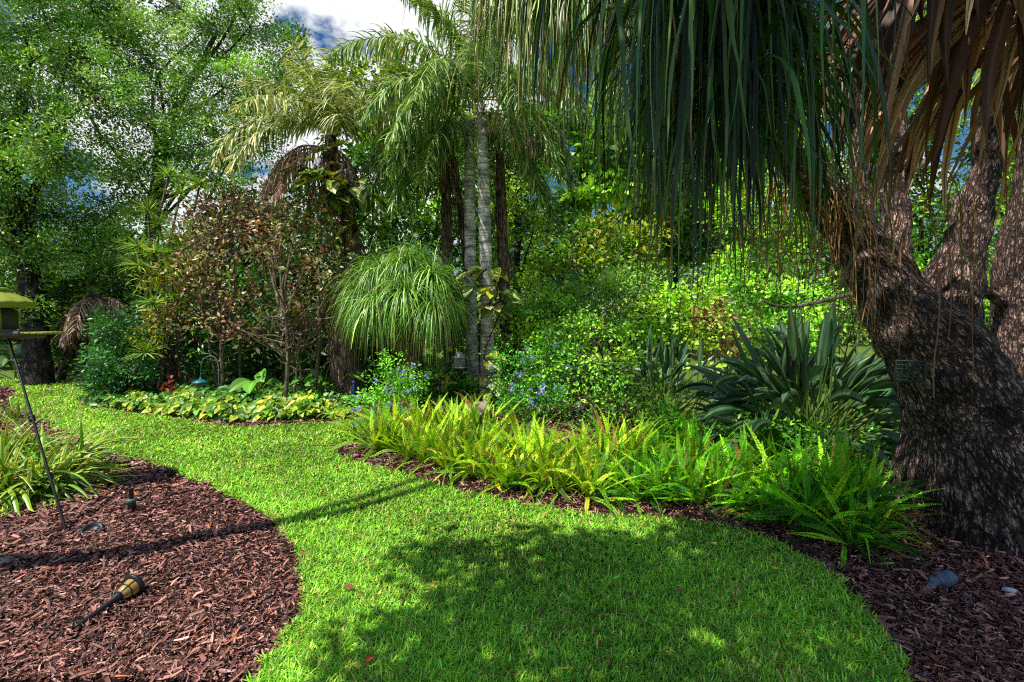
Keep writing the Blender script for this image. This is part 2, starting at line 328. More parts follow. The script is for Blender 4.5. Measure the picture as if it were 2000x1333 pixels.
le = pts_px(left_edge, 60, Z_LAWN); fe = pts_px(far_edge, 16, Z_LAWN); ie = pts_px(isl_edge, 34, Z_LAWN); ne = pts_px(notch, 10, Z_LAWN); re_ = pts_px(right_edge, 80, Z_LAWN)
lawn_poly = np.concatenate([le, fe[1:], ie[1:], ne[1:], re_[1:]])
# ragged lawn border
dn = rng.normal(0, 0.022, (len(lawn_poly), 2)); lawn_poly[:, :2] += dn

def poly_obj(name, pts, mat):
    me = bpy.data.meshes.new(name); me.from_pydata([tuple(p) for p in pts], [], [list(range(len(pts)))]); me.materials.append(mat)
    o = bpy.data.objects.new(name, me); COL.objects.link(o); tag(o, kind='structure'); return o

def inside(poly, x, y):
    px, py = poly[:, 0], poly[:, 1]; r = np.zeros(len(x), bool); j = len(px) - 1
    for i in range(len(px)):
        c = ((py[i] > y) != (py[j] > y)) & (x < (px[j] - px[i]) * (y - py[i]) / (py[j] - py[i] + 1e-12) + px[i]); r ^= c; j = i
    return r

M_SOIL = ground_mat('mulch_soil', (0.035, 0.016, 0.013), (0.07, 0.032, 0.027), (0.015, 0.008, 0.007), 9, 130, 1.0)
M_LAWN = ground_mat('lawn_soil', (0.045, 0.085, 0.012), (0.07, 0.12, 0.015), (0.03, 0.05, 0.01), 4, 120, 0.8)
M_FAR = ground_mat('far_turf', (0.13, 0.22, 0.03), (0.22, 0.26, 0.05), (0.08, 0.15, 0.02), 0.9, 45, 0.8)
gq = 400
poly_obj('ground', [(-gq, -40, 0), (gq, -40, 0), (gq, gq, 0), (-gq, gq, 0)], M_FAR)
lb = [(-12, -2, Z_BED)] + [(p[0], p[1], Z_BED) for p in pts_px([(345, 2400)] + left_edge[1:], 60, Z_BED) + A([0.3, 0, 0])] + [tuple(G(40, 768, Z_BED)), tuple(G(0, 752, Z_BED)), (-16, 12.2, Z_BED)]
poly_obj('mulch_bed', lb, M_SOIL)
rb0 = [tuple(p) for p in pts_px(isl_edge[1:], 30, Z_BED) + A([-0.05, -0.35, 0])] + [tuple(p) for p in pts_px(notch[1:] , 8, Z_BED) + A([-0.3, 0, 0])] + [tuple(p) for p in pts_px(right_edge[1:], 60, Z_BED) + A([-0.3, -0.3, 0])]
rb = rb0 + [(6, 0, Z_BED), (7, 4.6, Z_BED), (3.0, 5.9, Z_BED), (2.2, 8.0, Z_BED), (0.5, 10.5, Z_BED), (-4, 12.5, Z_BED), (-10, 13.0, Z_BED), (-10.2, 11.6, Z_BED)]
poly_obj('mulch_bed', rb, M_SOIL)
poly_obj('lawn', lawn_poly, M_LAWN)

# grass blades (nobody could count them)
def log_samples(n, z0, z1, fx=1.25):
    Z = z0 * (z1 / z0) ** rng.random(n); return (rng.uniform(-1, 1, n) * fx * Z), Z
lpoly2 = lawn_poly[:, :2]
def grass():
    mb = MB(); n = 420000
    x, y = log_samples(n, 1.75, 12.0, 1.16); k = inside(lpoly2, x, y); x, y = x[k], y[k]; n = len(x)
    dist = np.hypot(x, y)
    patch = np.sin(x * 2.1 + 1.3 * np.sin(y * 1.7)) * np.sin(y * 2.6 + x) * 0.5 + 0.5
    Ls = rng.uniform(0.020, 0.055, n) * (0.75 + 0.5 * patch); W = np.maximum(rng.uniform(0.0045, 0.0075, n), 0.0016 * dist)
    a = rng.uniform(0, 2 * pi, n); tilt = np.abs(rng.normal(1.0, 0.4, n)); d = np.stack([np.sin(tilt) * np.cos(a), np.sin(tilt) * np.sin(a), np.maximum(np.cos(tilt), 0.12)], 1)
    p0 = np.stack([x, y, np.full(n, Z_LAWN) + rng.uniform(0, 0.014, n)], 1)
    pts = droop(p0, d, Ls, 3, 9.0); sd = side_of(pts)
    wid = W[:, None] * A([0.8, 1.0, 0.12])[None]
    c = pick([lin(96, 150, 40) * .62, lin(120, 172, 50) * .62, lin(80, 135, 34) * .6, lin(140, 180, 60) * .6], n, 0.22)
    far = np.clip((y - 3.5) / 5, 0, 1)[:, None]; c = c * (1 + 0.05 * far) * (1 - far) + far * (c * A([1.08, 1.0, 0.85]))
    p2 = np.sin(x * 17 + 3 * np.sin(y * 11)) * np.sin(y * 19 + 2 * np.sin(x * 13)) * 0.5 + 0.5
    c *= ((0.82 + 0.36 * patch) * (0.75 + 0.5 * p2))[:, None]
    dry = rng.random(n) < 0.045 + 0.06 * (np.sin(x * 5.3 + 2 * np.sin(y * 4.1)) * np.sin(y * 6.1 + x * 2) > 0.55); c[dry] = pick([lin(190, 170, 110) * .6, lin(150, 110, 70) * .6], dry.sum())
    ribbons(mb, pts, sd, wid, c)
    o = mb.build('grass', M_GRASS); tag(o, 'short green grass of the curving lawn', 'grass', kind='stuff')
grass()

# mulch
lbp = A(lb)[:, :2]; rbp = A(rb)[:, :2]
def mulch(poly, n, z0, z1, fx, label, shade=1.0):
    mb = MB(); x, y = log_samples(n, z0, z1, fx); k = inside(poly, x, y) & (~inside(lpoly2, x, y) | (~inside(lpoly2, x + rng.normal(0, .035, len(x)), y + rng.normal(0, .035, len(x))) & (rng.random(len(x)) < .5))); x, y = x[k], y[k]; n = len(x); dist = np.hypot(x, y)
    Ls = np.exp(rng.normal(math.log(0.0165), 0.66, n)).clip(0.008, 0.11) * np.clip(dist / 3.5, 1, 2); W = np.clip(Ls * rng.uniform(0.12, 0.4, n), 0.003, 0.016) * np.clip(dist / 4, 1, 2)
    a = rng.uniform(0, 2 * pi, n) ; tilt = rng.normal(0, 0.28, n); d = np.stack([np.cos(tilt) * np.cos(a), np.cos(tilt) * np.sin(a), np.sin(tilt)], 1)
    p0 = np.stack([x, y, Z_BED + rng.uniform(0.003, 0.03, n)], 1); p0 -= d * Ls[:, None] / 2
    t = rng.normal(0, 0.25, (n, 1, 3)); s = np.linspace(0, 1, 3)[None, :, None]
    pts = p0[:, None] + d[:, None] * s * Ls[:, None, None] + t * (s * (1 - s)) * Ls[:, None, None]
    sd = side_of(pts); ro = rng.normal(0, 0.45, n)[:, None, None]; nn = np.cross(nrm(np.gradient(pts, axis=1)), sd); sd = nrm(sd * np.cos(ro) + nn * np.sin(ro))
    wid = W[:, None] * rng.uniform(0.45, 1.1, (n, 3))
    c = pick([lin(114, 82, 74) * .66, lin(142, 108, 98) * .68, lin(86, 57, 51) * .6, lin(98, 66, 57) * .62, lin(54, 35, 31) * .55], n, 0.28)
    li = rng.random(n) < 0.035; c[li] = pick([lin(170, 130, 110) * .6, lin(160, 105, 70) * .6], li.sum())
    hi = A([lin(126, 94, 85) * .45]); c *= shade
    # two-sided thickness: a lower copy a few millimetres below, joined visually by the overlap of chips
    ribbons(mb, pts, sd, wid, c, cols=[(-0.5, None), (0.0, None), (0.5, None)], fold=-0.25)
    o = mb.build('wood_mulch', M_CHIP); tag(o, label, 'mulch', kind='stuff')
mulch(lbp, 240000, 1.9, 12, 1.25, 'loose red brown shredded bark mulch of the left bed')
mulch(rbp, 260000, 1.7, 11, 1.45, 'dark shredded bark mulch under the ferns and the big tree')

# ------------------------------------------------------------------ generic trees and shrubs
def blob_foliage(lm, wm, blobs, ncl, npl, clr, LW, cols, dens=1.7, T=T_DIA, twig_r=0.012, twig_col=(0.1, 0.08, 0.06), flat=0.75, spread=0.6, up=0.5, csd=0.22, T2=None):
    """blobs: (centre, (rx,ry,rz)); leaves in many small clumps carried on twigs"""
    for bi, (c, r) in enumerate(blobs):
        c = A(c, float) if not isinstance(c, np.ndarray) else c; r = np.broadcast_to(A(r, float), (3,))
        k = max(3, int(ncl * dens * (r[0] * r[2]) ))
        u = rdir(k) * (rng.uniform(0.1, 1.1, (k, 1)) ** 0.5)
        cp = c + u * r
        cp = cp[cp[:, 2] > 0.05]; u = u[:len(cp)]; k = len(cp)
        if wm is not None:
            for j in range(0, k, 2):
                s0 = c + (cp[j] - c) * 0.0 + rng.normal(0, 0.06, 3) * r; m = (s0 + cp[j]) / 2 + rng.normal(0, 0.12, 3) * r
                tube(wm, spline([s0, m, cp[j]], 4), np.linspace(twig_r, twig_r * 0.35, 4), 3, twig_col)
        npl_ = int(npl * (1.7 if dens > 1 else 1)); n = k * npl_; ci = np.repeat(np.arange(k), npl_)
        off = rng.normal(0, 1, (n, 3)) * A([1, 1, flat]); off *= (clr * np.exp(rng.normal(0, .25, (k, 1))))[ci] * 0.6
        pos = cp[ci] + off; pos[:, 2] = np.maximum(pos[:, 2], 0.03)
        d = nrm(off) * 0.7 + nrm(cp - c)[ci] * spread + rng.normal(0, 0.6, (n, 3)) + A([0, 0, -0.1])
        upv = nrm(rng.normal(0, 1 - up, (n, 3)) + A([-0.15, -0.15, 1]) * up + nrm(cp - c)[ci] * 0.35)
        cc = pick(cols, k, csd)[ci] * np.exp(rng.normal(0, 0.2, (n, 1))) * np.exp(rng.normal(0, 0.05, (n, 3)))
        sz = np.exp(rng.normal(0, 0.22, n))
        leaves(lm, pos, d, LW[0] * sz, LW[1] * sz, cc, T, upv)

def tree(name, label, cat, base, path, rad, blobs, ncl, npl, clr, LW, cols, bark=M_OAK, mat=M_LEAF, group=None, limb_r=0.06, T=T_DIA, twig_r=0.012, flat=0.75, up=0.5, sides=10, extra=None, spread=0.6):
    base = A(base, float); r = thing(name, label, cat, base, group)
    tm = MB(); lm = MB()
    pa = spline(path, 14); tube(tm, pa, np.interp(np.linspace(0, 1, 14), np.linspace(0, 1, len(rad)), rad), sides, (0.15, 0.12, 0.1), wob=0.05)
    for c, rr in blobs:
        c = A(c, float); i = rng.integers(6, 14); s = pa[i] if c[2] > pa[i][2] - 0.3 else pa[rng.integers(4, 9)]
        m = (s + c) / 2 + rng.normal(0, 0.1, 3) * np.linalg.norm(c - s) + A([0, 0, 0.08]) * np.linalg.norm(c - s)
        tube(tm, spline([s, m, c], 8), np.linspace(limb_r, limb_r * 0.35, 8), 6, (0.15, 0.12, 0.1))
    wm = tm
    blob_foliage(lm, wm, blobs, ncl, npl, clr, LW, cols, T=T, twig_r=twig_r, flat=flat, up=up, spread=spread)
    tm.build('trunk', bark, r, base, smooth=True); lm.build('crown', mat, r, base)
    return r

def shrub(name, label, cat, base, blobs, ncl, npl, clr, LW, cols, mat=M_LEAF, bark=M_WOOD, stems=7, stem_r=0.015, T=T_DIA, group=None, flat=0.75, up=0.45, twig_r=0.005, flowers=None, spread=0.6):
    base = A(base, float); base[2] = 0.012; r = thing(name, label, cat, base, group); tm = MB(); lm = MB()
    for i in range(stems):
        c, rr = blobs[i % len(blobs)]; c = A(c, float); e = c + rng.normal(0, 0.4, 3) * rr; e[2] = max(e[2], base[2] + 0.15)
        b0 = base + A([rng.normal(0, 0.12), rng.normal(0, 0.12), 0.0]); m = (b0 + e) / 2 + rng.normal(0, 0.08, 3)
        tube(tm, spline([b0, m, e], 7), np.linspace(stem_r, stem_r * 0.4, 7), 5, (0.2, 0.16, 0.12), wob=0.05)
    blob_foliage(lm, tm, blobs, ncl, npl, clr, LW, cols, T=T, twig_r=twig_r, flat=flat, up=up, spread=spread)
    tm.build('stems', bark, r, base, smooth=True); lm.build('foliage', mat, r, base)
    if flowers:
        n, cl = flowers
        for i in range(n):
            fm = MB(); c, rr = blobs[rng.integers(0, len(blobs))]; u = rdir(1, -0.3, 0.9)[0]; u[1] = -abs(u[1]); p = A(c) + u * rr * 1.08
            q = 14; pp = p + rng.normal(0, 0.015, (q, 3)); leaves(fm, pp, rdir(q) + A([0, -.5, .5]), 0.034, 0.034, pick(cl, q, 0.12), T_DIA)
            fm.build('flower_cluster', M_FLOWER, r, base)
    return r

def B(px, py, Z, rpx, ry=None, rd=None):
    """blob from a photo position, depth and radius in photo pixels"""
    s = Z / FPX; ry = rpx if ry is None else ry
    return (P(px, py, Z), A([rpx * s, (rd if rd else max(rpx, ry) * s * 0.8), ry * s]))

# --- big fine-leaved trees on the left
OAKC = [lin(88, 128, 46) * .5, lin(66, 104, 38) * .48, lin(110, 150, 58) * .52, lin(46, 78, 32) * .45, lin(126, 160, 84) * .5]
b0 = G(75, 752); tree('oak_tree', 'tall spreading oak with grey leaning trunk at the far left end of the lawn', 'tree', b0,
     [b0, P(70, 640, 10.9), P(45, 470, 11.0), P(20, 330, 11.2), P(60, 120, 11.5)], [0.30, 0.24, 0.20, 0.16, 0.1],
     [B(40, 60, 11.5, 135, 80), B(170, 110, 11.8, 100, 80), B(60, 200, 10.8, 110, 80), B(190, 190, 11.0, 90, 60), B(30, 330, 10.3, 100, 75), B(130, 300, 10.3, 85, 60), B(100, 420, 11.6, 90, 60), B(200, 500, 12.0, 70, 60), B(20, 520, 12.0, 80, 50), B(110, 540, 12.0, 60, 40), B(10, 470, 10.4, 50, 40), B(85, 505, 10.5, 45, 36), B(50, 600, 10.7, 60, 26), B(225, 330, 11.6, 45, 60), B(215, 420, 12.2, 50, 50), B(-60, 150, 11, 90, 120), B(-70, 380, 10.5, 80, 140), B(180, 20, 12.2, 90, 50), B(60, -60, 11.5, 150, 60)],
     25, 70, 0.29, (0.08, 0.039), OAKC, limb_r=0.05, twig_r=0.012, mat=M_OAKL)
b0 = G(285, 742); tree('oak_tree', 'bushy oak with several dark upright limbs behind the round dark shrub', 'tree', b0,
     [b0, P(290, 600, 12.5), P(300, 420, 12.5), P(330, 250, 12.6), P(420, 70, 12.6)], [0.22, 0.19, 0.16, 0.12, 0.05],
     [B(300, 110, 12.6, 85, 70), B(400, 60, 12.8, 80, 55), B(490, 50, 13.0, 60, 50), B(555, 110, 13.0, 42, 60), B(330, 200, 12.0, 90, 60), B(440, 170, 12.2, 95, 65), B(530, 180, 12.5, 50, 60), B(300, 300, 11.6, 55, 60), B(390, 280, 11.8, 80, 60), B(470, 270, 12.0, 60, 60), B(290, 400, 11.6, 45, 40), B(420, 350, 11.8, 70, 35), B(270, 480, 11.4, 60, 50), B(240, 40, 12.8, 60, 40), B(330, 10, 13, 50, 30), B(470, 0, 13, 50, 24)],
     25, 70, 0.29, (0.08, 0.039), OAKC, limb_r=0.05, twig_r=0.012, mat=M_OAKL)

# --- multi-stemmed small trees in the dark corner
for i, (px, py, lab) in enumerate([(118, 742, 'small tree with a few crooked pale stems, nearest the grey oak trunk'), (158, 744, 'small tree forking low into pale stems beside the round dark shrub')]):
    b0 = G(px, py)
    r = thing('small_tree', lab, 'tree', b0); tm = MB(); lm = MB()
    for k in range(4):
        e = P(px + rng.normal(0, 22), 560 + rng.uniform(-20, 30), 11.6); tube(tm, spline([b0 + A([rng.normal(0, .1), rng.normal(0, .1), 0]), (b0 + e) / 2 + rng.normal(0, 0.15, 3), e], 8), np.linspace(0.07, 0.03, 8), 6, (0.3, 0.2, 0.15), wob=.05)
    blob_foliage(lm, tm, [B(px, 580, 11.4, 50, 35), B(px + 25, 620, 11.4, 35, 30), B(px + 10, 690, 12.0, 42, 30), B(px - 10, 650, 12.2, 40, 30)], 26, 40, 0.25, (0.11, 0.055), [lin(60, 100, 40) * .5, lin(110, 150, 50) * .5, lin(40, 70, 34) * .5])
    tm.build('trunk', M_PALE, r, b0, smooth=True); lm.build('crown', M_LEAF, r, b0)

# --- background trees: each one a thing
BG_Y = [lin(132, 158, 44) * .46, lin(104, 138, 40) * .45, lin(158, 160, 56) * .44, lin(76, 110, 36) * .42]
BG_G = [lin(90, 136, 40) * .45, lin(120, 164, 48) * .46, lin(60, 98, 32) * .42, lin(44, 74, 28) * .4]
BG_B = [lin(124, 176, 48) * .48, lin(90, 144, 40) * .46, lin(150, 190, 70) * .48, lin(60, 104, 34) * .42]
BG_D = [lin(50, 90, 34) * .55, lin(66, 112, 38) * .55, lin(40, 76, 30) * .55]
BG_O = [lin(104, 134, 60) * .46, lin(124, 150, 72) * .46, lin(76, 104, 46) * .42]
def bgtree(label, px, Z, top, blobs, cols, trunk_r=0.14, LW=(0.15, 0.085), ncl=9, npl=60, clr=0.42, name='broadleaf_tree', lean=0):
    b0 = P(px, 640, Z); b0[2] = 0
    tree(name, label, 'tree', b0, [b0, (b0 + P(px + lean, top, Z)) / 2, P(px + lean * 1.5, top, Z)], [trunk_r, trunk_r * 0.7, trunk_r * 0.25], [B(*q) for q in blobs], ncl, npl, clr, LW, cols, limb_r=0.05, twig_r=0.016)
bgtree('yellow green tree whose crown tops the palms under the white cloud', 770, 14.5, 150, [(790, 150, 14.5, 70, 55), (720, 180, 14.5, 60, 55), (700, 260, 14, 60, 60), (780, 250, 14, 75, 60), (860, 190, 14.5, 60, 60), (880, 280, 14, 60, 60), (640, 180, 14.8, 50, 50)], BG_Y, ncl=11)
bgtree('shady deep green tree filling in between the two palm crowns', 760, 13.0, 330, [(740, 330, 13, 70, 55), (820, 350, 13, 75, 60), (760, 430, 12.5, 70, 45), (860, 440, 12.5, 70, 50), (720, 480, 12, 50, 50), (900, 370, 13, 50, 60), (930, 500, 12.5, 60, 60)], BG_D + [lin(96, 140, 40) * .55], ncl=11)
bgtree('dark layered tree with level boughs right of the grey palm trunks', 1010, 11.5, 380, [(1010, 410, 11.5, 60, 22), (1040, 460, 11.5, 65, 20), (1000, 500, 11.3, 75, 24), (1050, 540, 11.3, 70, 18), (1015, 560, 11, 60, 20), (1030, 350, 12, 40, 30)], [lin(84, 130, 36) * .6, lin(140, 170, 50) * .6, lin(60, 100, 34) * .6], ncl=24, npl=50, clr=0.26, LW=(0.09, 0.05))
bgtree('vivid green tree seen right of the drooping palm frond', 1150, 15.5, 300, [(1130, 300, 15.5, 50, 60), (1140, 400, 15, 45, 40), (1200, 330, 15.5, 60, 70), (1080, 260, 16, 50, 60), (1220, 240, 16, 70, 70)], BG_B, LW=(0.22, 0.16))
bgtree('light yellow green rounded tree above the hedge in mid distance', 1110, 13.5, 470, [(1100, 490, 13.5, 60, 40), (1170, 480, 13.5, 65, 42), (1240, 490, 13, 60, 45), (1130, 530, 12.5, 80, 40)], BG_Y + BG_G, ncl=14)
bgtree('tall airy pine tree behind the hanging ribbons', 1290, 19, 260, [(1290, 300, 19, 60, 60), (1360, 400, 19, 70, 60), (1300, 450, 18.5, 80, 60), (1400, 300, 19, 70, 70), (1240, 400, 19, 40, 60)], BG_O, LW=(0.24, 0.06), ncl=6)
bgtree('bright green tree behind the left limb of the big trunk', 1520, 14, 350, [(1500, 430, 14, 80, 60), (1560, 360, 14, 80, 70), (1480, 520, 13.5, 80, 50), (1580, 480, 13.5, 70, 60), (1440, 400, 14.5, 60, 60), (1530, 240, 14.5, 80, 70)], BG_B + BG_G, ncl=10)
bgtree('sunlit green tree seen through the fork of the big trunk', 1800, 12.5, 400, [(1790, 500, 12.5, 70, 50), (1720, 430, 12.5, 60, 60), (1850, 430, 12.5, 60, 70), (1680, 330, 13, 80, 70), (1760, 300, 13, 80, 70)], BG_B, ncl=11, LW=(0.13, 0.075))
bgtree('leafy green tree high behind the dry brown fan leaves', 1730, 11.5, 100, [(1660, 60, 11.5, 90, 80), (1760, 110, 11.5, 90, 80), (1700, 200, 11.5, 80, 60), (1830, 60, 11.5, 90, 80), (1850, 200, 12, 80, 80), (1600, 180, 12, 60, 70)], BG_G + BG_B, ncl=8, LW=(0.11, 0.06))
bgtree('green tree at the far right edge behind the second trunk', 2020, 12.0, 300, [(1980, 250, 12, 80, 90), (2040, 120, 12, 90, 90), (1960, 400, 12, 60, 80), (2040, 430, 12, 90, 80), (1985, 560, 14, 60, 30)], BG_G + BG_B, ncl=9)
bgtree('dark evergreen tree deep behind the copper leaved shrubs', 540, 12.5, 400, [(470, 450, 12.5, 70, 60), (560, 420, 12.5, 75, 60), (620, 480, 12, 70, 60), (420, 540, 12, 80, 60), (540, 560, 12, 90, 60), (640, 600, 12, 60, 70), (660, 400, 13, 50, 60)], BG_D, ncl=12)
bgtree('dark evergreen tree behind the grey oak trunk', 60, 14.5, 450, [(20, 520, 14.5, 80, 70), (120, 560, 14.5, 80, 60), (60, 640, 14, 90, 60), (190, 600, 14, 70, 70), (230, 520, 14, 60, 50), (-40, 640, 14, 60, 80), (130, 690, 14.5, 80, 40)], BG_D, ncl=12)
def woodland():
    mb = MB(); n = 130000; x = rng.uniform(-46, 46, n); y = rng.uniform(24, 34, n)
    px = 1000 + x / y * FPX; top = 6.5 + 2.5 * np.sin(x * .35) + 1.5 * np.sin(x * .9 + 1); top = np.where((px > 1040) & (px < 1170), 5.4 + 1.2 * np.sin(x * 1.3), top + 1.0 * (px > 1170)); z = top * rng.random(n) ** .8
    cl = rng.integers(0, 1500, n); cx = rng.uniform(-46, 46, 1500); cz = rng.random(1500); k = rng.random(n) < .7; x = np.where(k, cx[cl] + rng.normal(0, .7, n), x); z = np.where(k, top * cz[cl] + rng.normal(0, .5, n), z).clip(.1)
    c = pick([lin(96, 140, 46) * .42, lin(70, 110, 38) * .4, lin(50, 84, 34) * .38, lin(130, 160, 60) * .45], 1500, .3)[cl] * np.exp(rng.normal(0, .2, (n, 1))); s = rng.uniform(.18, .36, n)
    leaves(mb, np.stack([x, y, z], 1), rdir(n), s, s * .6, c, T_DIA, nrm(rng.normal(0, .5, (n, 3)) + A([-.2, -.4, .8]))); tag(mb.build('woodland', M_LEAF), 'far green wood closing the view behind the garden', 'woodland', kind='stuff')
woodland()
bgtree('tall dense green tree farther back behind the ribbon tips', 1320, 18, 300, [(1230, 330, 18, 70, 70), (1320, 300, 18, 80, 80), (1400, 360, 18, 80, 70), (1260, 440, 17.5, 80, 50), (1350, 450, 17.5, 80, 60), (1440, 280, 18, 80, 90)], BG_G + BG_B, LW=(0.2, 0.12), ncl=10)
bgtree('dense green tree farther back right of the bright rounded tree', 1040, 19, 350, [(1000, 300, 19, 60, 80), (1050, 430, 18.5, 50, 50), (960, 420, 18.5, 60, 60), (940, 300, 19, 60, 70), (1200, 480, 17, 60, 40)], BG_G, LW=(0.2, 0.12), ncl=10)
BG_B = [c * A([1.1, 1.3, 1.1]) for c in BG_B]; BG_Y = [c * 1.5 for c in BG_Y]
# far hedge and mid-distance shrubs
def bgshrub(label, px, Z, blobs, cols, LW=(0.10, 0.06), ncl=20, npl=46, clr=0.25, name='hedge_shrub', mat=M_LEAF, T=T_DIA, up=0.45, flowers=None, stems=6, stem_r=0.02):
    b0 = P(px, 640, Z); b0[2] = 0
    return shrub(name, label, 'shrub', b0, [B(*q) for q in blobs], ncl, npl, clr, LW, cols, stems=stems, stem_r=stem_r, mat=mat, T=T, up=up, flowers=flowers)
bgshrub('pale green hedge shrub left of the strap leaved clump, mid distance', 1090, 9.8, [(1060, 600, 9.8, 55, 45), (1110, 590, 10, 60, 45), (1080, 660, 9.6, 70, 50)], [lin(110, 150, 80) * .58, lin(130, 170, 70) * .58, lin(90, 140, 50) * .58, lin(56, 92, 36) * .42])
bgshrub('feathery grey green hedge shrub in the middle distance', 1190, 10.5, [(1170, 560, 10.5, 65, 45), (1230, 570, 10.5, 60, 50), (1200, 640, 10.2, 80, 50)], [lin(120, 160, 80) * .58, lin(100, 145, 60) * .58, lin(140, 176, 60) * .58, lin(56, 92, 36) * .42], LW=(0.08, 0.035), npl=70)
bgshrub('lime green hedge shrub behind the hanging ribbon tips', 1310, 10.0, [(1300, 590, 10, 65, 45), (1360, 600, 10, 60, 45), (1330, 660, 9.6, 80, 50), (1260, 640, 9.5, 50, 40)], [lin(150, 190, 60) * .58, lin(120, 175, 40) * .58, lin(100, 150, 40) * .58, lin(56, 92, 36) * .42])
bgshrub('tangled shrub of twigs and small leaves behind the paddle leaved clump', 1400, 8.6, [(1390, 650, 8.6, 60, 40), (1440, 640, 8.6, 55, 45), (1420, 690, 8.4, 60, 35)], [lin(120, 160, 60) * .5, lin(110, 80, 60) * .5, lin(150, 180, 70) * .55], ncl=14, npl=34, stems=30, stem_r=0.012)
bgshrub('bright leafy hedge shrub between ribbon tips and big trunk', 1510, 10.2, [(1490, 600, 10.2, 70, 50), (1560, 590, 10.2, 60, 55), (1530, 660, 10, 80, 50), (1460, 540, 11, 60, 50)], BG_B)
bgshrub('low green shrub on the sunny lawn left of the big trunk', 1660, 14.0, [(1640, 560, 14, 55, 26), (1700, 570, 14, 50, 26), (1600, 640, 13, 50, 24)], BG_B + BG_Y)
bgshrub('green shrub seen through the gap right of the fork', 1810, 11.0, [(1800, 560, 11, 50, 35), (1860, 560, 11, 40, 40)], BG_G)
bgshrub('green shrub between the big trunk and the second trunk', 1945, 11.0, [(1945, 620, 11, 30, 30), (1960, 560, 12, 40, 30)], BG_B)
for i, (px, py, lab) in enumerate([(330, 640, 'dark leafy shrub behind the teal feeder'), (440, 660, 'dark leafy shrub behind the thin paired stems'), (540, 680, 'dark leafy shrub behind the straight copper shrub stem'), (640, 690, 'dark leafy shrub beside the shaggy palm base'), (720, 660, 'dark leafy shrub right of the shaggy palm base'), (890, 640, 'green leafy shrub behind the grey lantern feeder')]):
    bgshrub(lab, px, 10.2 + 0.2 * (i % 2), [(px - 25, py, 10.4, 55, 50), (px + 30, py + 10, 10.4, 55, 50), (px, py + 70, 10.2, 65, 35), (px, py - 50, 10.6, 50, 40)], BG_D if i < 5 else BG_G, LW=(0.13, 0.075), ncl=22, npl=30, clr=0.22, mat=M_GLOSS, name='understory_shrub')

# --- round dark shrub, yellow croton, copper shrubs
bgshrub('dense rounded dark green shrub at the left corner of the planted island', 238, 8.7, [(225, 650, 8.9, 45, 55), (262, 660, 8.9, 42, 60), (225, 725, 8.6, 50, 50), (262, 735, 8.6, 40, 45), (205, 760, 8.5, 30, 25)], [lin(46, 92, 48) * .6, lin(66, 120, 60) * .6, lin(40, 76, 40) * .6], LW=(0.065, 0.035), ncl=75, npl=46, clr=0.16, mat=M_GLOSS, name='round_shrub')
bgshrub('yellow and green variegated shrub left of the copper leaved shrubs', 340, 8.8, [(318, 530, 8.9, 38, 34), (345, 500, 9.0, 30, 26), (318, 585, 8.8, 36, 34), (296, 650, 8.7, 26, 36), (352, 560, 8.9, 28, 34)], [lin(150, 168, 58) * .36, lin(180, 178, 66) * .32, lin(84, 126, 40) * .42, lin(110, 140, 52) * .4, lin(70, 108, 38) * .4], LW=(0.13, 0.034), ncl=40, npl=30, clr=0.2, name='variegated_shrub')
COPC = [lin(104, 70, 68) * .48, lin(80, 52, 54) * .44, lin(134, 98, 94) * .48, lin(92, 60, 60) * .42, lin(130, 122, 100) * .5, lin(165, 158, 132) * .55, lin(104, 116, 72) * .5]
def copper(label, stems, blobs):
    b0 = A(G(*stems[0][0])); r = thing('copper_shrub', label, 'shrub', b0, None); lm = MB(); tw = None; late = []
    for (s, top, rad) in stems:
        tm = MB(); bb = A(G(*s)); e = P(top[0], top[1], bb[1] + 0.05); m = (bb + e) / 2 + A([rng.normal(0, 0.05), 0, 0]); tube(tm, spline([bb, m, e], 9), np.linspace(rad, rad * 0.5, 9), 7, (0.3, 0.25, 0.2), wob=0.04)
        for k in range(14):
            t = rng.uniform(0.35, 0.98); q = bb + (e - bb) * t; f = q + A([rng.normal(0, .45), rng.normal(0, .3), rng.uniform(0.15, .6)]); tube(tm, spline([q, (q + f) / 2 + rng.normal(0, 0.08, 3), f], 6), np.linspace(0.018, 0.006, 6), 4, (0.3, 0.25, 0.2))
        late.append(tm); tw = late[0]
    for q in blobs:
        c = B(*q)[0]; e = P(stems[0][1][0], stems[0][1][1] + 60, b0[1] + 0.05); tube(tw, spline([e, (e + c) / 2 + rng.normal(0, .1, 3), c], 7), np.linspace(.022, .012, 7), 5, (0.3, 0.25, 0.2), wob=.04)
    blob_foliage(lm, tw, [B(*q) for q in blobs], 26, 18, 0.25, (0.082, 0.04), COPC, twig_r=0.011, flat=0.8, up=0.35, spread=0.3)
    for tm in late: tm.build('stem', M_PALE, r, b0, smooth=True)
    lm.build('foliage', M_LEAF, r, b0); return r
copper('copper leaved shrub on paired thin stems left in the island bed', [((438, 778), (428, 600), 0.045), ((428, 776), (400, 600), 0.03), ((470, 772), (470, 590), 0.03)],
       [(440, 430, 8.9, 55, 40), (400, 490, 8.8, 50, 45), (460, 500, 8.8, 60, 50), (420, 570, 8.7, 60, 40), (380, 610, 8.6, 50, 30), (480, 590, 8.7, 50, 40), (345, 640, 8.6, 40, 22), (390, 430, 8.8, 40, 36), (385, 540, 8.6, 36, 40), (430, 400, 8.9, 45, 30), (395, 470, 8.5, 40, 40), (470, 410, 8.7, 45, 36)])
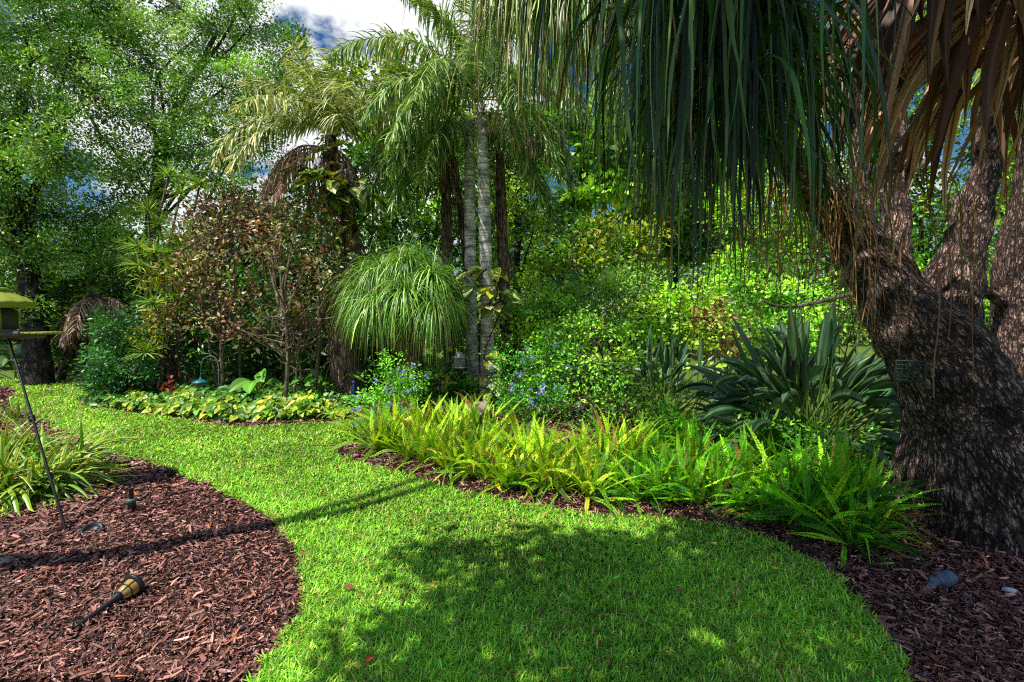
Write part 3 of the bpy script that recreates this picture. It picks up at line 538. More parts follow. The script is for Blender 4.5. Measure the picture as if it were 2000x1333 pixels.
copper('copper leaved shrub on one straight stem in the middle of the island bed', [((556, 800), (550, 560), 0.04), ((572, 790), (590, 620), 0.025)],
       [(530, 430, 8.6, 60, 45), (580, 440, 8.4, 55, 45), (540, 510, 8.3, 60, 50), (600, 510, 8.3, 50, 50), (560, 590, 8.1, 60, 40), (500, 640, 8.2, 55, 30), (490, 400, 8.8, 45, 30), (550, 395, 8.6, 50, 28), (610, 425, 8.4, 40, 36)])
copper('copper leaved shrub on a slim bent stem next to the shaggy palm base', [((610, 792), (622, 580), 0.045), ((585, 795), (560, 640), 0.02)],
       [(640, 450, 8.5, 45, 40), (660, 500, 8.5, 40, 40), (630, 560, 8.4, 50, 40), (600, 640, 8.4, 45, 30), (660, 590, 8.5, 35, 35)])

# --- dracaena rosettes
def rosette(mb, c, n, Lr, W, cols, S=5, g=1.6, zmin=-0.3, zmax=0.98, center=None):
    d = rdir(n, zmin, zmax)
    if center is not None: d = nrm(d + A(center))
    Ls = rng.uniform(*Lr, n); pts = droop(np.repeat(c[None], n, 0) + d * 0.03, d, Ls, S, g * np.ones(n)); sd = side_of(pts)
    prof = np.interp(np.linspace(0, 1, S), [0, 0.3, 0.7, 1], [0.7, 1, 0.75, 0.06])
    ribbons(mb, pts, sd, W * np.ones((n, 1)) * prof[None], pick(cols, n, 0.2), cols=[(-0.5, None), (0, None), (0.5, None)], fold=0.25)
b0 = G(310, 775); r = thing('dracaena', 'spiky dracaena with many rosettes on bare grey stems above the yellow shrub', 'plant', b0)
for (px, py, Z) in [(290, 412, 9.4), (330, 345, 9.6), (352, 380, 9.6), (376, 442, 9.3), (350, 465, 9.2), (270, 482, 9.0), (300, 495, 9.0), (300, 592, 8.5), (272, 520, 8.9), (285, 690, 8.5), (390, 360, 9.6), (310, 440, 9.4)]:
    tm = MB(); c = P(px, py, Z); e = b0 + A([rng.normal(0, 0.25), rng.normal(0.3, 0.2), 0]); tube(tm, spline([e, (e + c) / 2 + rng.normal(0, 0.2, 3), c], 8), np.linspace(0.035, 0.02, 8), 6, (0.3, 0.27, 0.22)); s_ = tm.build('stem', M_LICH, r, b0, smooth=True)
    lm = MB(); rosette(lm, c, 48, (0.22, 0.40), 0.028, [lin(106, 150, 54) * .52, lin(80, 122, 48) * .5, lin(150, 168, 80) * .5]); lm.build('leaf_rosette', M_GLOSS, s_, b0)

# --- palms
def frond(lm, tm, c, az, el, Lf, cols, n=70, leafL=0.55, W=0.022, g=0.55, lg=2.6, dead=False, rcol=(0.25, 0.28, 0.12), tw=0.5):
    d0 = A([[math.cos(az) * math.cos(el), math.sin(az) * math.cos(el), math.sin(el)]]); S = 16
    ra = droop(c[None], d0, A([Lf]), S, A([g]))[0]
    tube(tm, ra, np.linspace(0.022, 0.004, S), 5, rcol)
    t = np.linspace(0.16, 0.99, n); t = np.repeat(t, 2); sg = np.tile([1, -1], n); k = t * (S - 1); i = np.minimum(k.astype(int), S - 2); f = (k - i)[:, None]
    p0 = ra[i] * (1 - f) + ra[i + 1] * f; td = nrm(ra[i + 1] - ra[i]); s = nrm(np.cross(td, np.broadcast_to(A([0, 0, 1.0]), td.shape))); s[np.isnan(s)] = 0; u = np.cross(s, td)
    d = s * sg[:, None] * 1.0 + td * 0.55 + u * rng.normal(0.1, tw, (len(t), 1)) + rng.normal(0, 0.12, (len(t), 3))
    Ls = leafL * np.interp(t, [0.1, 0.35, 0.75, 1.0], [0.75, 1.0, 0.85, 0.4]) * rng.uniform(0.8, 1.15, len(t))
    pts = droop(p0, d, Ls, 6, lg * rng.uniform(0.7, 1.3, len(t)), 0.04 if not dead else 0.12); sd = side_of(pts)
    prof = np.interp(np.linspace(0, 1, 6), [0, 0.3, 0.7, 1], [0.6, 1, 0.8, 0.08])
    ribbons(lm, pts, sd, W * prof[None] * np.ones((len(t), 1)), pick(cols, len(t), 0.2), cols=[(-0.5, None), (0, None), (0.5, None)], fold=0.2)
QP = [lin(158, 168, 104) * .64, lin(120, 144, 70) * .58, lin(188, 188, 140) * .66, lin(80, 104, 48) * .5]
QG = [lin(122, 156, 74) * .56, lin(92, 130, 58) * .54, lin(160, 180, 118) * .6, lin(62, 96, 42) * .5]
QD = [lin(170, 138, 116) * .6, lin(196, 168, 146) * .6, lin(120, 90, 72) * .55]
def palm(label, base, path, rad, bark, crown, fronds, name='queen_palm', cols=QP, dead=(), fib=0, leafL=0.55, W=0.029, rings=16):
    base = A(base, float); r = thing(name, label, 'palm tree', base); tm = MB(); pa = spline(path, 26)
    tube(tm, pa, np.interp(np.linspace(0, 1, 26), np.linspace(0, 1, len(rad)), rad), rings, (0.3, 0.27, 0.22), wob=0.02); tm.build('trunk', bark, r, base, smooth=True)
    for (az, el, Lf, g) in fronds:
        lm = MB(); frond(lm, lm, crown + rng.normal(0, 0.03, 3), radians(az), radians(el), Lf, cols, n=int(36 * Lf), leafL=leafL, W=W, g=g); lm.build('frond', M_RIB, r, base)
    for (az, el, Lf, g) in dead:
        lm = MB(); frond(lm, lm, crown - A([0, 0, 0.25]) + rng.normal(0, 0.05, 3), radians(az), radians(el), Lf, QD, n=int(34 * Lf), leafL=0.5, W=0.026, g=g, lg=5, dead=True, rcol=(0.3, 0.2, 0.14)); o = lm.build('dead_frond', M_DRY, r, base); o['label'] = 'dry brown hanging frond'
    if fib:
        lm = MB(); i = rng.integers(0, 25, fib); p = pa[i] + rng.normal(0, 0.03, (fib, 3)); an = rng.uniform(0, 2 * pi, fib); rr = np.interp(i / 25, np.linspace(0, 1, len(rad)), rad) * 1.02
        p += np.stack([np.cos(an), np.sin(an), 0 * an], 1) * rr[:, None]; d = np.stack([np.cos(an), np.sin(an), rng.uniform(-1.5, .3, fib)], 1); pts = droop(p, d, rng.uniform(0.25, 0.75, fib), 6, 7 * np.ones(fib), 0.08); pts[..., 2] = np.maximum(pts[..., 2], 0.03)
        ribbons(lm, pts, side_of(pts), np.full((fib, 6), 0.02) * A([1, 1, .9, .8, .6, .2]), pick([lin(120, 84, 66) * .5, lin(150, 112, 92) * .5, lin(86, 56, 44) * .5], fib, 0.25)); o = lm.build('fibre_skirt', M_DRY, r, base)
    return r

pb = G(690, 782); pc = P(645, 268, 8.9)
palm('leaning palm with ragged pale fronds and dry brown skirt, left of the pale grey trunks', pb, [pb, P(668, 660, 8.9), P(688, 520, 8.9), P(680, 430, 8.9), P(655, 340, 8.9), pc], [0.30, 0.26, 0.16, 0.14, 0.13, 0.11], M_FIB, pc,
     [(195, 48, 2.6, 0.95), (175, 66, 2.3, 0.75), (150, 78, 2.2, 0.8), (210, 30, 2.3, 1.0), (90, 86, 1.8, 0.25), (5, 66, 2.1, 0.9), (-20, 50, 2.3, 0.9), (30, 70, 2.4, 0.9), (-60, 60, 1.9, 1.1), (235, 55, 2.0, 1.1), (300, 40, 1.5, 1.1), (120, 60, 2.2, 0.7), (250, 76, 1.6, 0.9), (-5, 35, 1.9, 0.9)],
     dead=[(195, 20, 1.9, 1.3), (215, 5, 1.6, 1.5), (180, 30, 1.7, 1.5), (-20, -10, 1.2, 2), (290, -30, 1.2, 2), (330, -20, 1.4, 2.2), (240, -30, 1.2, 2)], fib=420)
pb = G(951, 784); pc = P(938, 210, 8.2)
palm('taller pale grey palm trunk in front, wrapped low by a variegated vine', pb, [pb, P(951, 640, 8.25), P(948, 480, 8.25), P(944, 340, 8.2), P(941, 235, 8.2), P(937, 185, 8.2)], [0.15, 0.115, 0.112, 0.105, 0.095, 0.03], M_PALMT, P(936, 195, 8.2),
     [(185, 60, 3.1, 0.62), (110, 80, 2.6, .4), (60, 74, 2.8, .5), (168, 76, 2.7, .6), (200, 45, 2.6, 0.9), (170, 40, 2.4, 0.9), (215, 30, 2.5, 1.05), (-5, 45, 2.4, 0.95), (-30, 50, 2.6, 1.0), (10, 25, 2.2, 0.9), (-60, 40, 2.2, 1.2), (240, 50, 2.4, 1.2), (270, 60, 2.2, 1.3), (90, 70, 2.4, 0.6), (130, 60, 2.6, 0.7), (40, 60, 2.6, 0.7), (300, 20, 2.0, 1.3), (-15, 5, 2.3, 0.9), (195, 12, 2.3, 1.0), (160, 76, 2.8, 0.5), (60, 80, 2.6, 0.4)],
     cols=QG, leafL=0.58, dead=[(-25, 5, 1.5, 1.0)])
pb = G(925, 772); pc = P(925, 265, 9.0)
palm('pale grey palm trunk standing close behind the front one', pb, [pb, P(920, 600, 9.0), P(918, 450, 9.0), P(917, 290, 9.0), P(918, 240, 9.0)], [0.14, 0.11, 0.11, 0.10, 0.03], M_PALMT, pc,
     [(190, 40, 2.8, 1.0), (210, 25, 2.7, 1.1), (175, 20, 2.5, 1.0), (-10, 40, 2.6, 1.0), (15, 20, 2.6, 1.0), (240, 30, 2.3, 1.2), (90, 60, 2.5, 0.7), (150, 50, 2.5, 0.8), (-35, 20, 2.4, 1.1), (200, 5, 2.2, 1.2), (190, 65, 2.6, .8)], cols=QG, leafL=0.6)
pb = G(880, 768); palm('slim greyish brown palm with a hanging brown skirt left of the pale trunks', pb, [pb, P(876, 560, 9.6), P(872, 400, 9.6), P(868, 300, 9.6), P(866, 240, 9.6)], [0.14, 0.11, 0.11, 0.09, 0.03], M_FIB, P(866, 252, 9.6), [(200, 30, 2.2, 1.2), (150, 40, 2.3, 1.1), (240, 30, 2.0, 1.4), (20, 40, 1.8, 1.2), (100, 60, 2, .8)], cols=QG, dead=[(280, -70, 1.5, 2.5)], fib=160)
pb = G(925, 766); palm('reddish brown leaning palm stem half hidden behind the pale trunks', pb, [pb, P(916, 560, 10.0), P(902, 430, 10.0), P(886, 320, 10.0), P(876, 260, 10.0)], [0.12, 0.09, 0.08, 0.07, 0.03], M_FIB, P(877, 270, 10.0), [(170, 30, 2.0, 1.2), (120, 40, 2.0, 1.1), (60, 45, 2.0, 1.1), (230, 40, 1.8, 1.4)], cols=QG, fib=140)
pb = G(990, 768); palm('shaggy dark brown palm trunk right of the pale trunks', pb, [pb, P(985, 560, 9.6), P(980, 440, 9.6), P(977, 330, 9.6), P(974, 250, 9.6)], [0.14, 0.12, 0.12, 0.10, 0.03], M_FIB, P(975, 262, 9.6), [(-20, 30, 2.2, 1.2), (-50, 40, 2.0, 1.3), (20, 40, 2.2, 1.1), (90, 60, 2.1, .8)], cols=QG, fib=200)
# dead fan palm in the dark corner
pb = G(188, 745); r = palm('dried brown palm with collapsed fronds in the shady left corner', pb, [pb, P(186, 640, 11.2), P(186, 570, 11.2)], [0.13, 0.12, 0.12], M_FIB, P(186, 565, 11.2), [], name='dead_palm', dead=[(a, rng.uniform(-10, 25), 1.3, 2.2) for a in range(0, 360, 36)], fib=60)

# --- small fountain-shaped ponytail palm
def ponyhead(mb, c, n, Lr, W, cols, g=2.0, zmin=-0.2, S=9, bias=None, tip=None, jit=0.03, sp=0.0):
    d = rdir(n, zmin, 1.0)
    if bias is not None: d = nrm(d + A(bias))
    Ls = rng.uniform(*Lr, n); pts = droop(np.repeat(c[None], n, 0) + d * 0.04 + rng.normal(0, 1, (n, 3)) * sp, d, Ls, S, g * rng.uniform(0.6, 1.6, n), jit); sd = side_of(pts)
    pts[..., 2] = np.maximum(pts[..., 2], 0.03)
    prof = np.interp(np.linspace(0, 1, S), [0, 0.15, 0.5, 1], [0.8, 1, 0.8, 0.06])
    cc = pick(cols, n, 0.34); cs = np.repeat(cc[:, None], S, 1)
    if tip is not None:
        k = (rng.random(n) < 0.35)[:, None, None] & (np.arange(S) >= S - 2)[None, :, None]; cs = np.where(k, A(tip), cs)
    Nn = n; b = mb
    nz = np.cross(nrm(np.gradient(pts, axis=1)), sd); wv = W * rng.uniform(0.55, 1.3, (n, 1)) * prof[None]
    v = np.stack([pts - sd * wv[..., None] * .5 + nz * wv[..., None] * .18, pts, pts + sd * wv[..., None] * .5 + nz * wv[..., None] * .18], 2); c3 = np.repeat(cs[:, :, None], 3, 2)
    bb = (np.arange(n) * S * 3)[:, None, None] + (np.arange(S - 1) * 3)[None, :, None] + np.arange(2)[None, None]
    b.add(v.reshape(-1, 3), [np.stack([bb, bb + 1, bb + 4, bb + 3], -1).reshape(-1, 4)], c3.reshape(-1, 3))
FOUN = [lin(108, 160, 54) * .6, lin(84, 134, 44) * .55, lin(150, 188, 96) * .6, lin(60, 100, 34) * .45]
pb = G(812, 788); r = thing('ponytail_palm', 'small ponytail palm with a rounded fountain of thin green leaves', 'palm tree', pb)
tm = MB(); tube(tm, spline([pb, P(806, 700, 8.15), P(792, 600, 8.15), P(785, 520, 8.15)], 12), np.linspace(0.24, 0.12, 12), 12, (0.1, 0.06, 0.04), wob=0.05)
heads = [(795, 515, 7.9), (745, 530, 8.0), (845, 545, 7.7), (715, 565, 8.1), (790, 570, 7.45), (735, 600, 7.6), (868, 560, 8.2), (820, 510, 8.4), (760, 530, 8.6), (850, 600, 7.6)]
for h in heads: tube(tm, spline([P(788, 590, 8.15), (P(788, 560, 8.15) + P(*h)) / 2, P(*h)], 6), np.linspace(0.09, 0.05, 6), 8, (0.1, 0.06, 0.04))
tm.build('trunk', M_FIB, r, pb, smooth=True)
for h in heads:
    lm = MB(); ponyhead(lm, P(*h), 430, (0.55, 1.15), 0.016, FOUN, g=3.2, zmin=-0.1, tip=lin(150, 150, 70) * .5); lm.build('leaf_head', M_RIB, r, pb)
lm = MB(); ponyhead(lm, P(800, 600, 8.1), 420, (0.8, 1.25), 0.014, [lin(130, 100, 66) * .5, lin(96, 66, 44) * .5, lin(160, 130, 90) * .5], g=6, zmin=-0.6); o = lm.build('dead_leaf_skirt', M_DRY, r, pb); o['label'] = 'brown dry leaves under the green fountain'

# --- variegated climbing vines
def big_leaf_grid(rows=9, cs=7, lobes=0.0):
    v = []; t = np.linspace(0, 1, rows)
    for a in t:
        wv = (math.sin(pi * min(a * 1.0, 1) ** 0.75) ** 0.8 if 0 < a < 1 else 0.02)
        for j in range(cs):
            u = j / (cs - 1) * 2 - 1; v.append([u * 0.5 * wv, a - 0.10 * abs(u) * (1 - a), 0.16 * abs(u) * wv - 0.30 * a * a])
    f = [[i * cs + j, i * cs + j + 1, (i + 1) * cs + j + 1, (i + 1) * cs + j] for i in range(rows - 1) for j in range(cs - 1)]
    return A(v), [A(f)]
T_BIG = big_leaf_grid()
def var_leaves(mb, pos, d, Ls, Ws, green, cream, amt=0.5, up=None):
    n = len(pos); k = len(T_BIG[0]); s, y, z = frames(np.asarray(d, float), up); tv = T_BIG[0]
    v = pos[:, None] + s[:, None] * (tv[None, :, 0:1] * Ws[:, None, None]) + y[:, None] * (tv[None, :, 1:2] * Ls[:, None, None]) + z[:, None] * (tv[None, :, 2:3] * Ws[:, None, None])
    m = (rng.random((n, k)) < amt * rng.uniform(0.5, 1.6, (n, 1))).astype(float); mid = (np.arange(k) % 7 == 3); m[:, mid] = np.maximum(m[:, mid], 0.6 if amt > 0 else 0.15)
    c = pick(green, n, 0.15)[:, None] * (1 - m[..., None]) + pick(cream, n, 0.1)[:, None] * m[..., None]
    f = T_BIG[1][0]; mb.add(v, [(f[None] + (np.arange(n) * k)[:, None, None]).reshape(-1, 4)], c.reshape(-1, 3))
VG = [lin(64, 120, 44) * .4, lin(44, 94, 34) * .4]; VC = [lin(228, 222, 120) * .30, lin(225, 228, 170) * .28, lin(190, 200, 70) * .30]
def vine(label, base, spots, amt=0.5):
    base = A(base, float); r = thing('variegated_vine', label, 'climbing plant', base); tm = MB(); lm = MB()
    pa = [base] + [P(s[0], s[1], s[2]) for s in spots][::-1]; tube(tm, spline(pa, 24), 0.02, 6, (0.25, 0.25, 0.1)); tm.build('vine_stem', M_WOOD, r, base, smooth=True)
    for (px, py, Z, n, sp, Lm) in spots:
        c = P(px, py, Z); d = rdir(n, -0.5, 0.5) * A([1, 1, 1]) + A([0, -0.5, -0.35]); pos = c + nrm(d) * sp * Z / FPX * rng.uniform(0.2, 1.0, (n, 1)); Ls = Lm * rng.uniform(0.7, 1.2, n); var_leaves(lm, pos, d, Ls, Ls * 0.72, VG, VC, amt, up=nrm(d * A([1, 1, 0]) + A([-.3, -.3, 1.3]) + rng.normal(0, .25, (n, 3))))
    lm.build('foliage', M_GLOSS, r, base)
vine('variegated vine with split leaves climbing the leaning ragged palm', G(668, 770), [(615, 330, 8.6, 14, 40, 0.36), (650, 350, 8.5, 18, 45, 0.45), (690, 360, 8.6, 14, 40, 0.45), (640, 390, 8.5, 12, 40, 0.38), (655, 290, 8.7, 8, 20, 0.25), (690, 440, 8.7, 8, 30, 0.4), (730, 430, 8.9, 8, 30, 0.3)], 0.27)
vine('yellow splashed vine wrapped round the front pale grey palm trunk', G(960, 785), [(950, 525, 7.95, 11, 34, 0.30), (925, 555, 8.0, 7, 28, 0.26), (965, 565, 7.95, 8, 30, 0.30), (955, 600, 7.95, 8, 30, 0.28), (985, 590, 8.0, 5, 20, 0.22), (945, 690, 7.95, 10, 40, 0.24), (965, 740, 7.9, 14, 50, 0.22)], 0.5)
vine('variegated vine trailing near the lantern feeder', G(872, 800), [(868, 678, 8.3, 3, 10, 0.22), (872, 730, 8.1, 3, 12, 0.2), (858, 750, 8.1, 5, 24, 0.18)], 0.5)

# --- plumbago with blue flowers, loose shrubs, big-leaved plants
PLC = [lin(90, 155, 40) * .62, lin(120, 185, 55) * .62, lin(66, 120, 36) * .6]
FLC = [lin(178, 195, 240) * .95, lin(160, 180, 235) * .95, lin(215, 222, 245) * .95]
bgshrub('light green flowering shrub with pale blue clusters at the tip of the fern bed', 740, 6.0, [(760, 760, 6.4, 45, 60), (735, 800, 6.2, 45, 45), (775, 820, 6.2, 45, 40), (725, 845, 5.9, 30, 28), (800, 740, 6.8, 35, 40)], PLC, LW=(0.042, 0.02), ncl=110, npl=34, clr=0.13, name='blue_flowered_shrub', flowers=(34, FLC), stems=16, stem_r=0.008)
bgshrub('green flowering shrub with pale blue clusters right of the beige rock', 1040, 6.9, [(1010, 740, 7.1, 50, 55), (1060, 720, 7.2, 50, 50), (1045, 780, 6.9, 60, 40), (1000, 800, 6.7, 40, 30), (1085, 790, 6.8, 40, 35)], [lin(70, 140, 40) * .6, lin(96, 165, 44) * .6, lin(48, 104, 34) * .6], LW=(0.045, 0.022), ncl=100, npl=34, clr=0.14, name='blue_flowered_shrub', flowers=(34, FLC), stems=14, stem_r=0.009)
bgshrub('open sprawling shrub with bare arching twigs left of the small paddle leaved clump', 1160, 6.6, [(1110, 650, 7.6, 60, 45), (1170, 640, 7.4, 60, 50), (1150, 720, 7.0, 65, 50), (1210, 730, 6.6, 60, 55), (1230, 800, 6.2, 55, 40), (1160, 800, 6.4, 60, 40), (1090, 700, 7.4, 50, 40), (1280, 790, 6.2, 45, 45)], [lin(110, 165, 44) * .6, lin(70, 125, 36) * .6, lin(150, 190, 60) * .6, lin(50, 92, 34) * .55], LW=(0.062, 0.034), ncl=46, npl=26, clr=0.2, name='sprawling_shrub', stems=26, stem_r=0.014)
bgshrub('sunlit green shrub in front of the shaggy dark palm trunk', 1030, 9.0, [(1020, 630, 9.2, 55, 40), (1070, 610, 9.4, 50, 35), (1010, 680, 9.0, 45, 35)], [lin(120, 180, 50) * .6, lin(150, 190, 60) * .6, lin(80, 130, 40) * .6], LW=(0.08, 0.05), ncl=36, npl=30, clr=0.2, name='sunlit_shrub')
bgshrub('green shrub low between ponytail palm base and lantern feeder', 870, 8.2, [(860, 735, 9.0, 45, 30), (890, 755, 8.9, 45, 26), (845, 770, 8.7, 35, 20)], PLC, LW=(0.06, 0.035), ncl=70, npl=28, clr=0.16, name='low_shrub')
bgshrub('shady green shrub filling in behind the right hand ferns', 1330, 5.6, [(1300, 830, 5.6, 55, 35), (1370, 850, 5.2, 55, 30), (1440, 860, 5.0, 50, 28)], [lin(70, 140, 36) * .6, lin(48, 100, 30) * .6, lin(110, 170, 50) * .6], LW=(0.055, 0.03), ncl=80, npl=30, clr=0.15, name='low_shrub')
bgshrub('low dark shrub between the right hand ferns and the big paddle leaved clump', 1520, 4.9, [(1480, 850, 4.9, 60, 30), (1560, 855, 4.7, 60, 28), (1640, 850, 4.6, 55, 30), (1700, 860, 4.4, 40, 26)], [lin(56, 110, 34) * .5, lin(40, 84, 30) * .5, lin(90, 150, 44) * .55], LW=(0.06, 0.03), ncl=70, npl=26, clr=0.15, name='low_shrub')
# big-leaved understory plants
def bigleaf(label, base, n, h, Ls, cols, cat='plant', name='bigleaf_plant', spread=0.6, amt=0.0):
    base = A(base, float); r = thing(name, label, cat, base); tm = MB(); lm = MB()
    d = rdir(n, 0.1, 0.9); tips = base + d * A([spread, spread, h]) * rng.uniform(0.6, 1.1, (n, 1))
    for t in tips: tube(tm, spline([base + rng.normal(0, 0.03, 3) * A([1, 1, 0]), (base + t) / 2 + A([0, 0, 0.12 * h]), t], 6), np.linspace(0.014, 0.006, 6), 5, lin(90, 120, 50) * .5)
    dd = d * A([1, 1, 0.1]) + A([0, -0.25, -0.3]); LL = rng.uniform(*Ls, n); var_leaves(lm, tips, dd, LL, LL * 0.7, cols, [lin(200, 210, 90) * .6], amt, up=nrm(A([-.2, -.3, 1]) + rng.normal(0, .25, (n, 3))))
    tm.build('leaf_stalks', M_LEAF, r, base); lm.build('foliage', M_GLOSS, r, base); return r
bigleaf('large leaved green plant under the middle copper shrub', G(505, 785), 14, 0.75, (0.28, 0.42), [lin(80, 135, 50) * .6, lin(60, 110, 46) * .6])
bigleaf('large leaved green plant left of the shaggy palm base', G(640, 790), 10, 0.7, (0.22, 0.34), [lin(84, 150, 50) * .6, lin(50, 100, 40) * .6])
bigleaf('dark banana like plant with long torn leaves left of the grey oak trunk', G(30, 744), 6, 1.3, (0.5, 0.8), [lin(36, 66, 36) * .35, lin(48, 80, 36) * .35], spread=1.1, name='banana_plant')
bigleaf('pale leaved plant at the right foot of the grey lantern pole', G(975, 800), 10, 0.45, (0.16, 0.24), [lin(110, 160, 60) * .6], amt=0.3)

# --- paddle-leaved clumps (bird of paradise)
def paddle(label, base, n, hr, cols, ax=1.0, sx=1.0):
    base = A(base, float); base[2] = 0.01; r = thing('bird_of_paradise', label, 'plant', base); lm = MB(); tm = MB()
    a = rng.uniform(0, 2 * pi, n); tilt = np.abs(rng.normal(0.62, 0.4, n)).clip(0.03, 1.4)
    d = np.stack([np.sin(tilt) * np.cos(a) * sx, np.sin(tilt) * np.sin(a) * 0.8, np.cos(tilt)], 1); d = nrm(d); H = rng.uniform(*hr, n)
    p0 = base + np.stack([rng.normal(0, 0.16, n), rng.normal(0, 0.12, n), 0 * a], 1)
    S = 7; pt = droop(p0, d, H * 0.62, S, 0.25 * np.ones(n)); ribbons(tm, pt, nrm(np.cross(nrm(np.gradient(pt, axis=1)), A([0.2, 1, 0.1]))), np.full((n, S), 0.018), pick([lin(80, 110, 50) * .5], n), cols=[(-.5, None), (0, None), (.5, None)], fold=-0.5)
    e = pt[:, -1]; de = nrm(pt[:, -1] - pt[:, -2]); S = 8; pb_ = droop(e, de, rng.uniform(0.40, 0.62, n) * hr[1] / 1.6, S, 1.5 * rng.uniform(0.3, 2.2, n))
    t = nrm(np.gradient(pb_, axis=1)); up = nrm(A([0, 0, 1.0]) + rng.normal(0, 0.7, (n, 3)) - A([0, 0.4, 0])); sd = nrm(np.cross(t, up[:, None]))
    prof = np.interp(np.linspace(0, 1, S), [0, 0.15, 0.45, 0.8, 1], [0.1, 0.75, 1, 0.62, 0.03]); wv = rng.uniform(0.075, 0.12, n)[:, None] * hr[1] / 1.6 * prof[None]
    cc = pick(cols, n, 0.2); ribbons(lm, pb_, sd, wv, cc, cols=[(-0.5, None), (-0.25, None), (0, lin(130, 160, 110) * .45), (0.25, None), (0.5, None)], fold=0.3)
    tm.build('leaf_stalks', M_LEAF, r, base); lm.build('foliage', M_PAD, r, base)
PAD = [lin(62, 92, 62) * .55, lin(42, 68, 44) * .5, lin(84, 118, 86) * .55, lin(50, 92, 42) * .55]
paddle('large clump of dark paddle shaped leaves left of the big trunk', G(1575, 893), 230, (1.05, 1.85), PAD, sx=1.45)
paddle('smaller clump of grey green paddle leaves behind the sprawling shrub', G(1290, 822), 60, (1.0, 1.5), [c * 1.5 for c in PAD])

# --- sword ferns: four models, copied
def fern_proto(label, nf, Lr, cols, grp):
    o_m = MB(); a = rng.uniform(0, 2 * pi, nf); tl = np.abs(rng.normal(0.62, 0.40, nf)).clip(0.05, 1.4); d = np.stack([np.sin(tl) * np.cos(a), np.sin(tl) * np.sin(a), np.cos(tl)], 1)
    Ls = rng.uniform(*Lr, nf); S = 12; p0 = np.stack([rng.normal(0, 0.04, nf), rng.normal(0, 0.04, nf), 0.02 + 0 * a], 1)
    ra = droop(p0, d, Ls, S, rng.uniform(0.4, 3.0, nf), 0.04); ra[..., 2] = np.maximum(ra[..., 2], 0.03); cf = pick(cols, nf, 0.36); old = rng.random(nf) < 0.07; cf[old] = pick([lin(150, 110, 60) * .5, lin(110, 76, 46) * .5], old.sum())
    ribbons(o_m, ra, side_of(ra), np.full((nf, S), 0.005), cf * 0.7)
    npn = 46; t = np.linspace(0.10, 0.995, npn); t = np.repeat(t, 2); sg = np.tile([1.0, -1.0], npn); k = t * (S - 1); i = np.minimum(k.astype(int), S - 2); f = (k - i)[None, :, None]
    pp = ra[:, i] * (1 - f) + ra[:, i + 1] * f; td = nrm(ra[:, i + 1] - ra[:, i]); sref = side_of(ra)[:, i]
    tw = np.repeat(rng.normal(0, 0.5, (nf, 1)), len(t), 1)[..., None]; un = np.cross(sref, td); s2 = sref * np.cos(tw) + un * np.sin(tw)
    dd = s2 * sg[None, :, None] + td * 0.25 + rng.normal(0, 0.12, pp.shape); up = np.cross(s2, td)
    Lw = np.interp(t, [0.1, 0.25, 0.6, 1], [0.5, 0.9, 1, 0.2])[None] * (0.029 * np.ones((nf, 1))) * rng.uniform(0.9, 1.15, (nf, len(t)))
    cc = np.repeat(cf[:, None], len(t), 1) * (1 + rng.normal(0, 0.10, (nf, len(t), 1))); leaves(o_m, pp.reshape(-1, 3), dd.reshape(-1, 3), Lw.ravel(), 0.56 * Lw.ravel(), np.abs(cc).reshape(-1, 3), T_DIA, up.reshape(-1, 3))
    o = o_m.build('sword_fern', M_FERN); return tag(o, label, 'fern', grp)
FY = [lin(150, 188, 40) * .7, lin(122, 168, 36) * .66, lin(176, 198, 62) * .66, lin(90, 142, 32) * .58, lin(70, 112, 30) * .5]
FG = [lin(86, 160, 36) * .6, lin(116, 180, 40) * .58, lin(56, 120, 32) * .55, lin(46, 100, 30) * .5, lin(150, 195, 50) * .56]
protos = [fern_proto('yellow green upright sword fern massed at the left of the fern bed', 40, (0.42, 0.85), FY, 'yellow green ferns left of the fern bed'), fern_proto('fresh green arching sword fern massed at the right of the fern bed', 34, (0.45, 0.8), FG, 'fresh green ferns right of the fern bed')]
protos.append(fern_proto(protos[0]['label'], 32, (0.4, 0.78), FY, protos[0]['group'])); protos.append(fern_proto(protos[1]['label'], 30, (0.45, 0.8), FG, protos[1]['group']))
used = set()
def put_fern(px, py, k, s=1.0, drop=0):
    o = protos[k]
    if k in used: o = o.copy(); COL.objects.link(o)
    used.add(k); p = G(px, py); o.location = (p[0], p[1], 0.012); o.rotation_euler = (0, 0, rng.uniform(0, 6.28)); o.scale = (s, s, s * rng.uniform(0.85, 1.1)); return o
for row, (off, step) in enumerate([(-16, 35), (-42, 40), (-66, 46), (-96, 52)]):
    edge = spline([(735, 895), (800, 915), (880, 945), (960, 962), (1050, 980), (1130, 990), (1210, 1000), (1300, 1003), (1400, 1012), (1480, 1030), (1560, 1055), (1640, 1060), (1700, 1062)], 200)
    x = 735 + row * 10
    while x < 1705:
        e = edge[np.argmin(abs(edge[:, 0] - x))]
        if row < 3 or x > 1180:
            y = e[1] + off * (1 if x < 1000 else 1.15) + rng.normal(0, 5); kk = (0 if rng.random() < .5 else 2) if x + rng.normal(0, 40) < 1190 else (1 if rng.random() < .5 else 3)
            put_fern(x, max(y, 835), kk, rng.uniform(0.62, 1.12) * (0.92 if x < 1000 else (0.95 if x < 1250 else (0.86 if row == 0 else 1.0))))
        x += step * rng.uniform(0.8, 1.2) * (1.0 if x < 1000 else 1.25)
f = put_fern(700, 862, 2, 0.7)
for (px, py) in [(905, 858), (935, 862), (960, 856), (760, 868), (820, 862), (880, 850)]: put_fern(px, py, 2, 0.95)
for (px, py) in [(1660, 1075), (1700, 1060)]: put_fern(px, py, 3, 0.7)
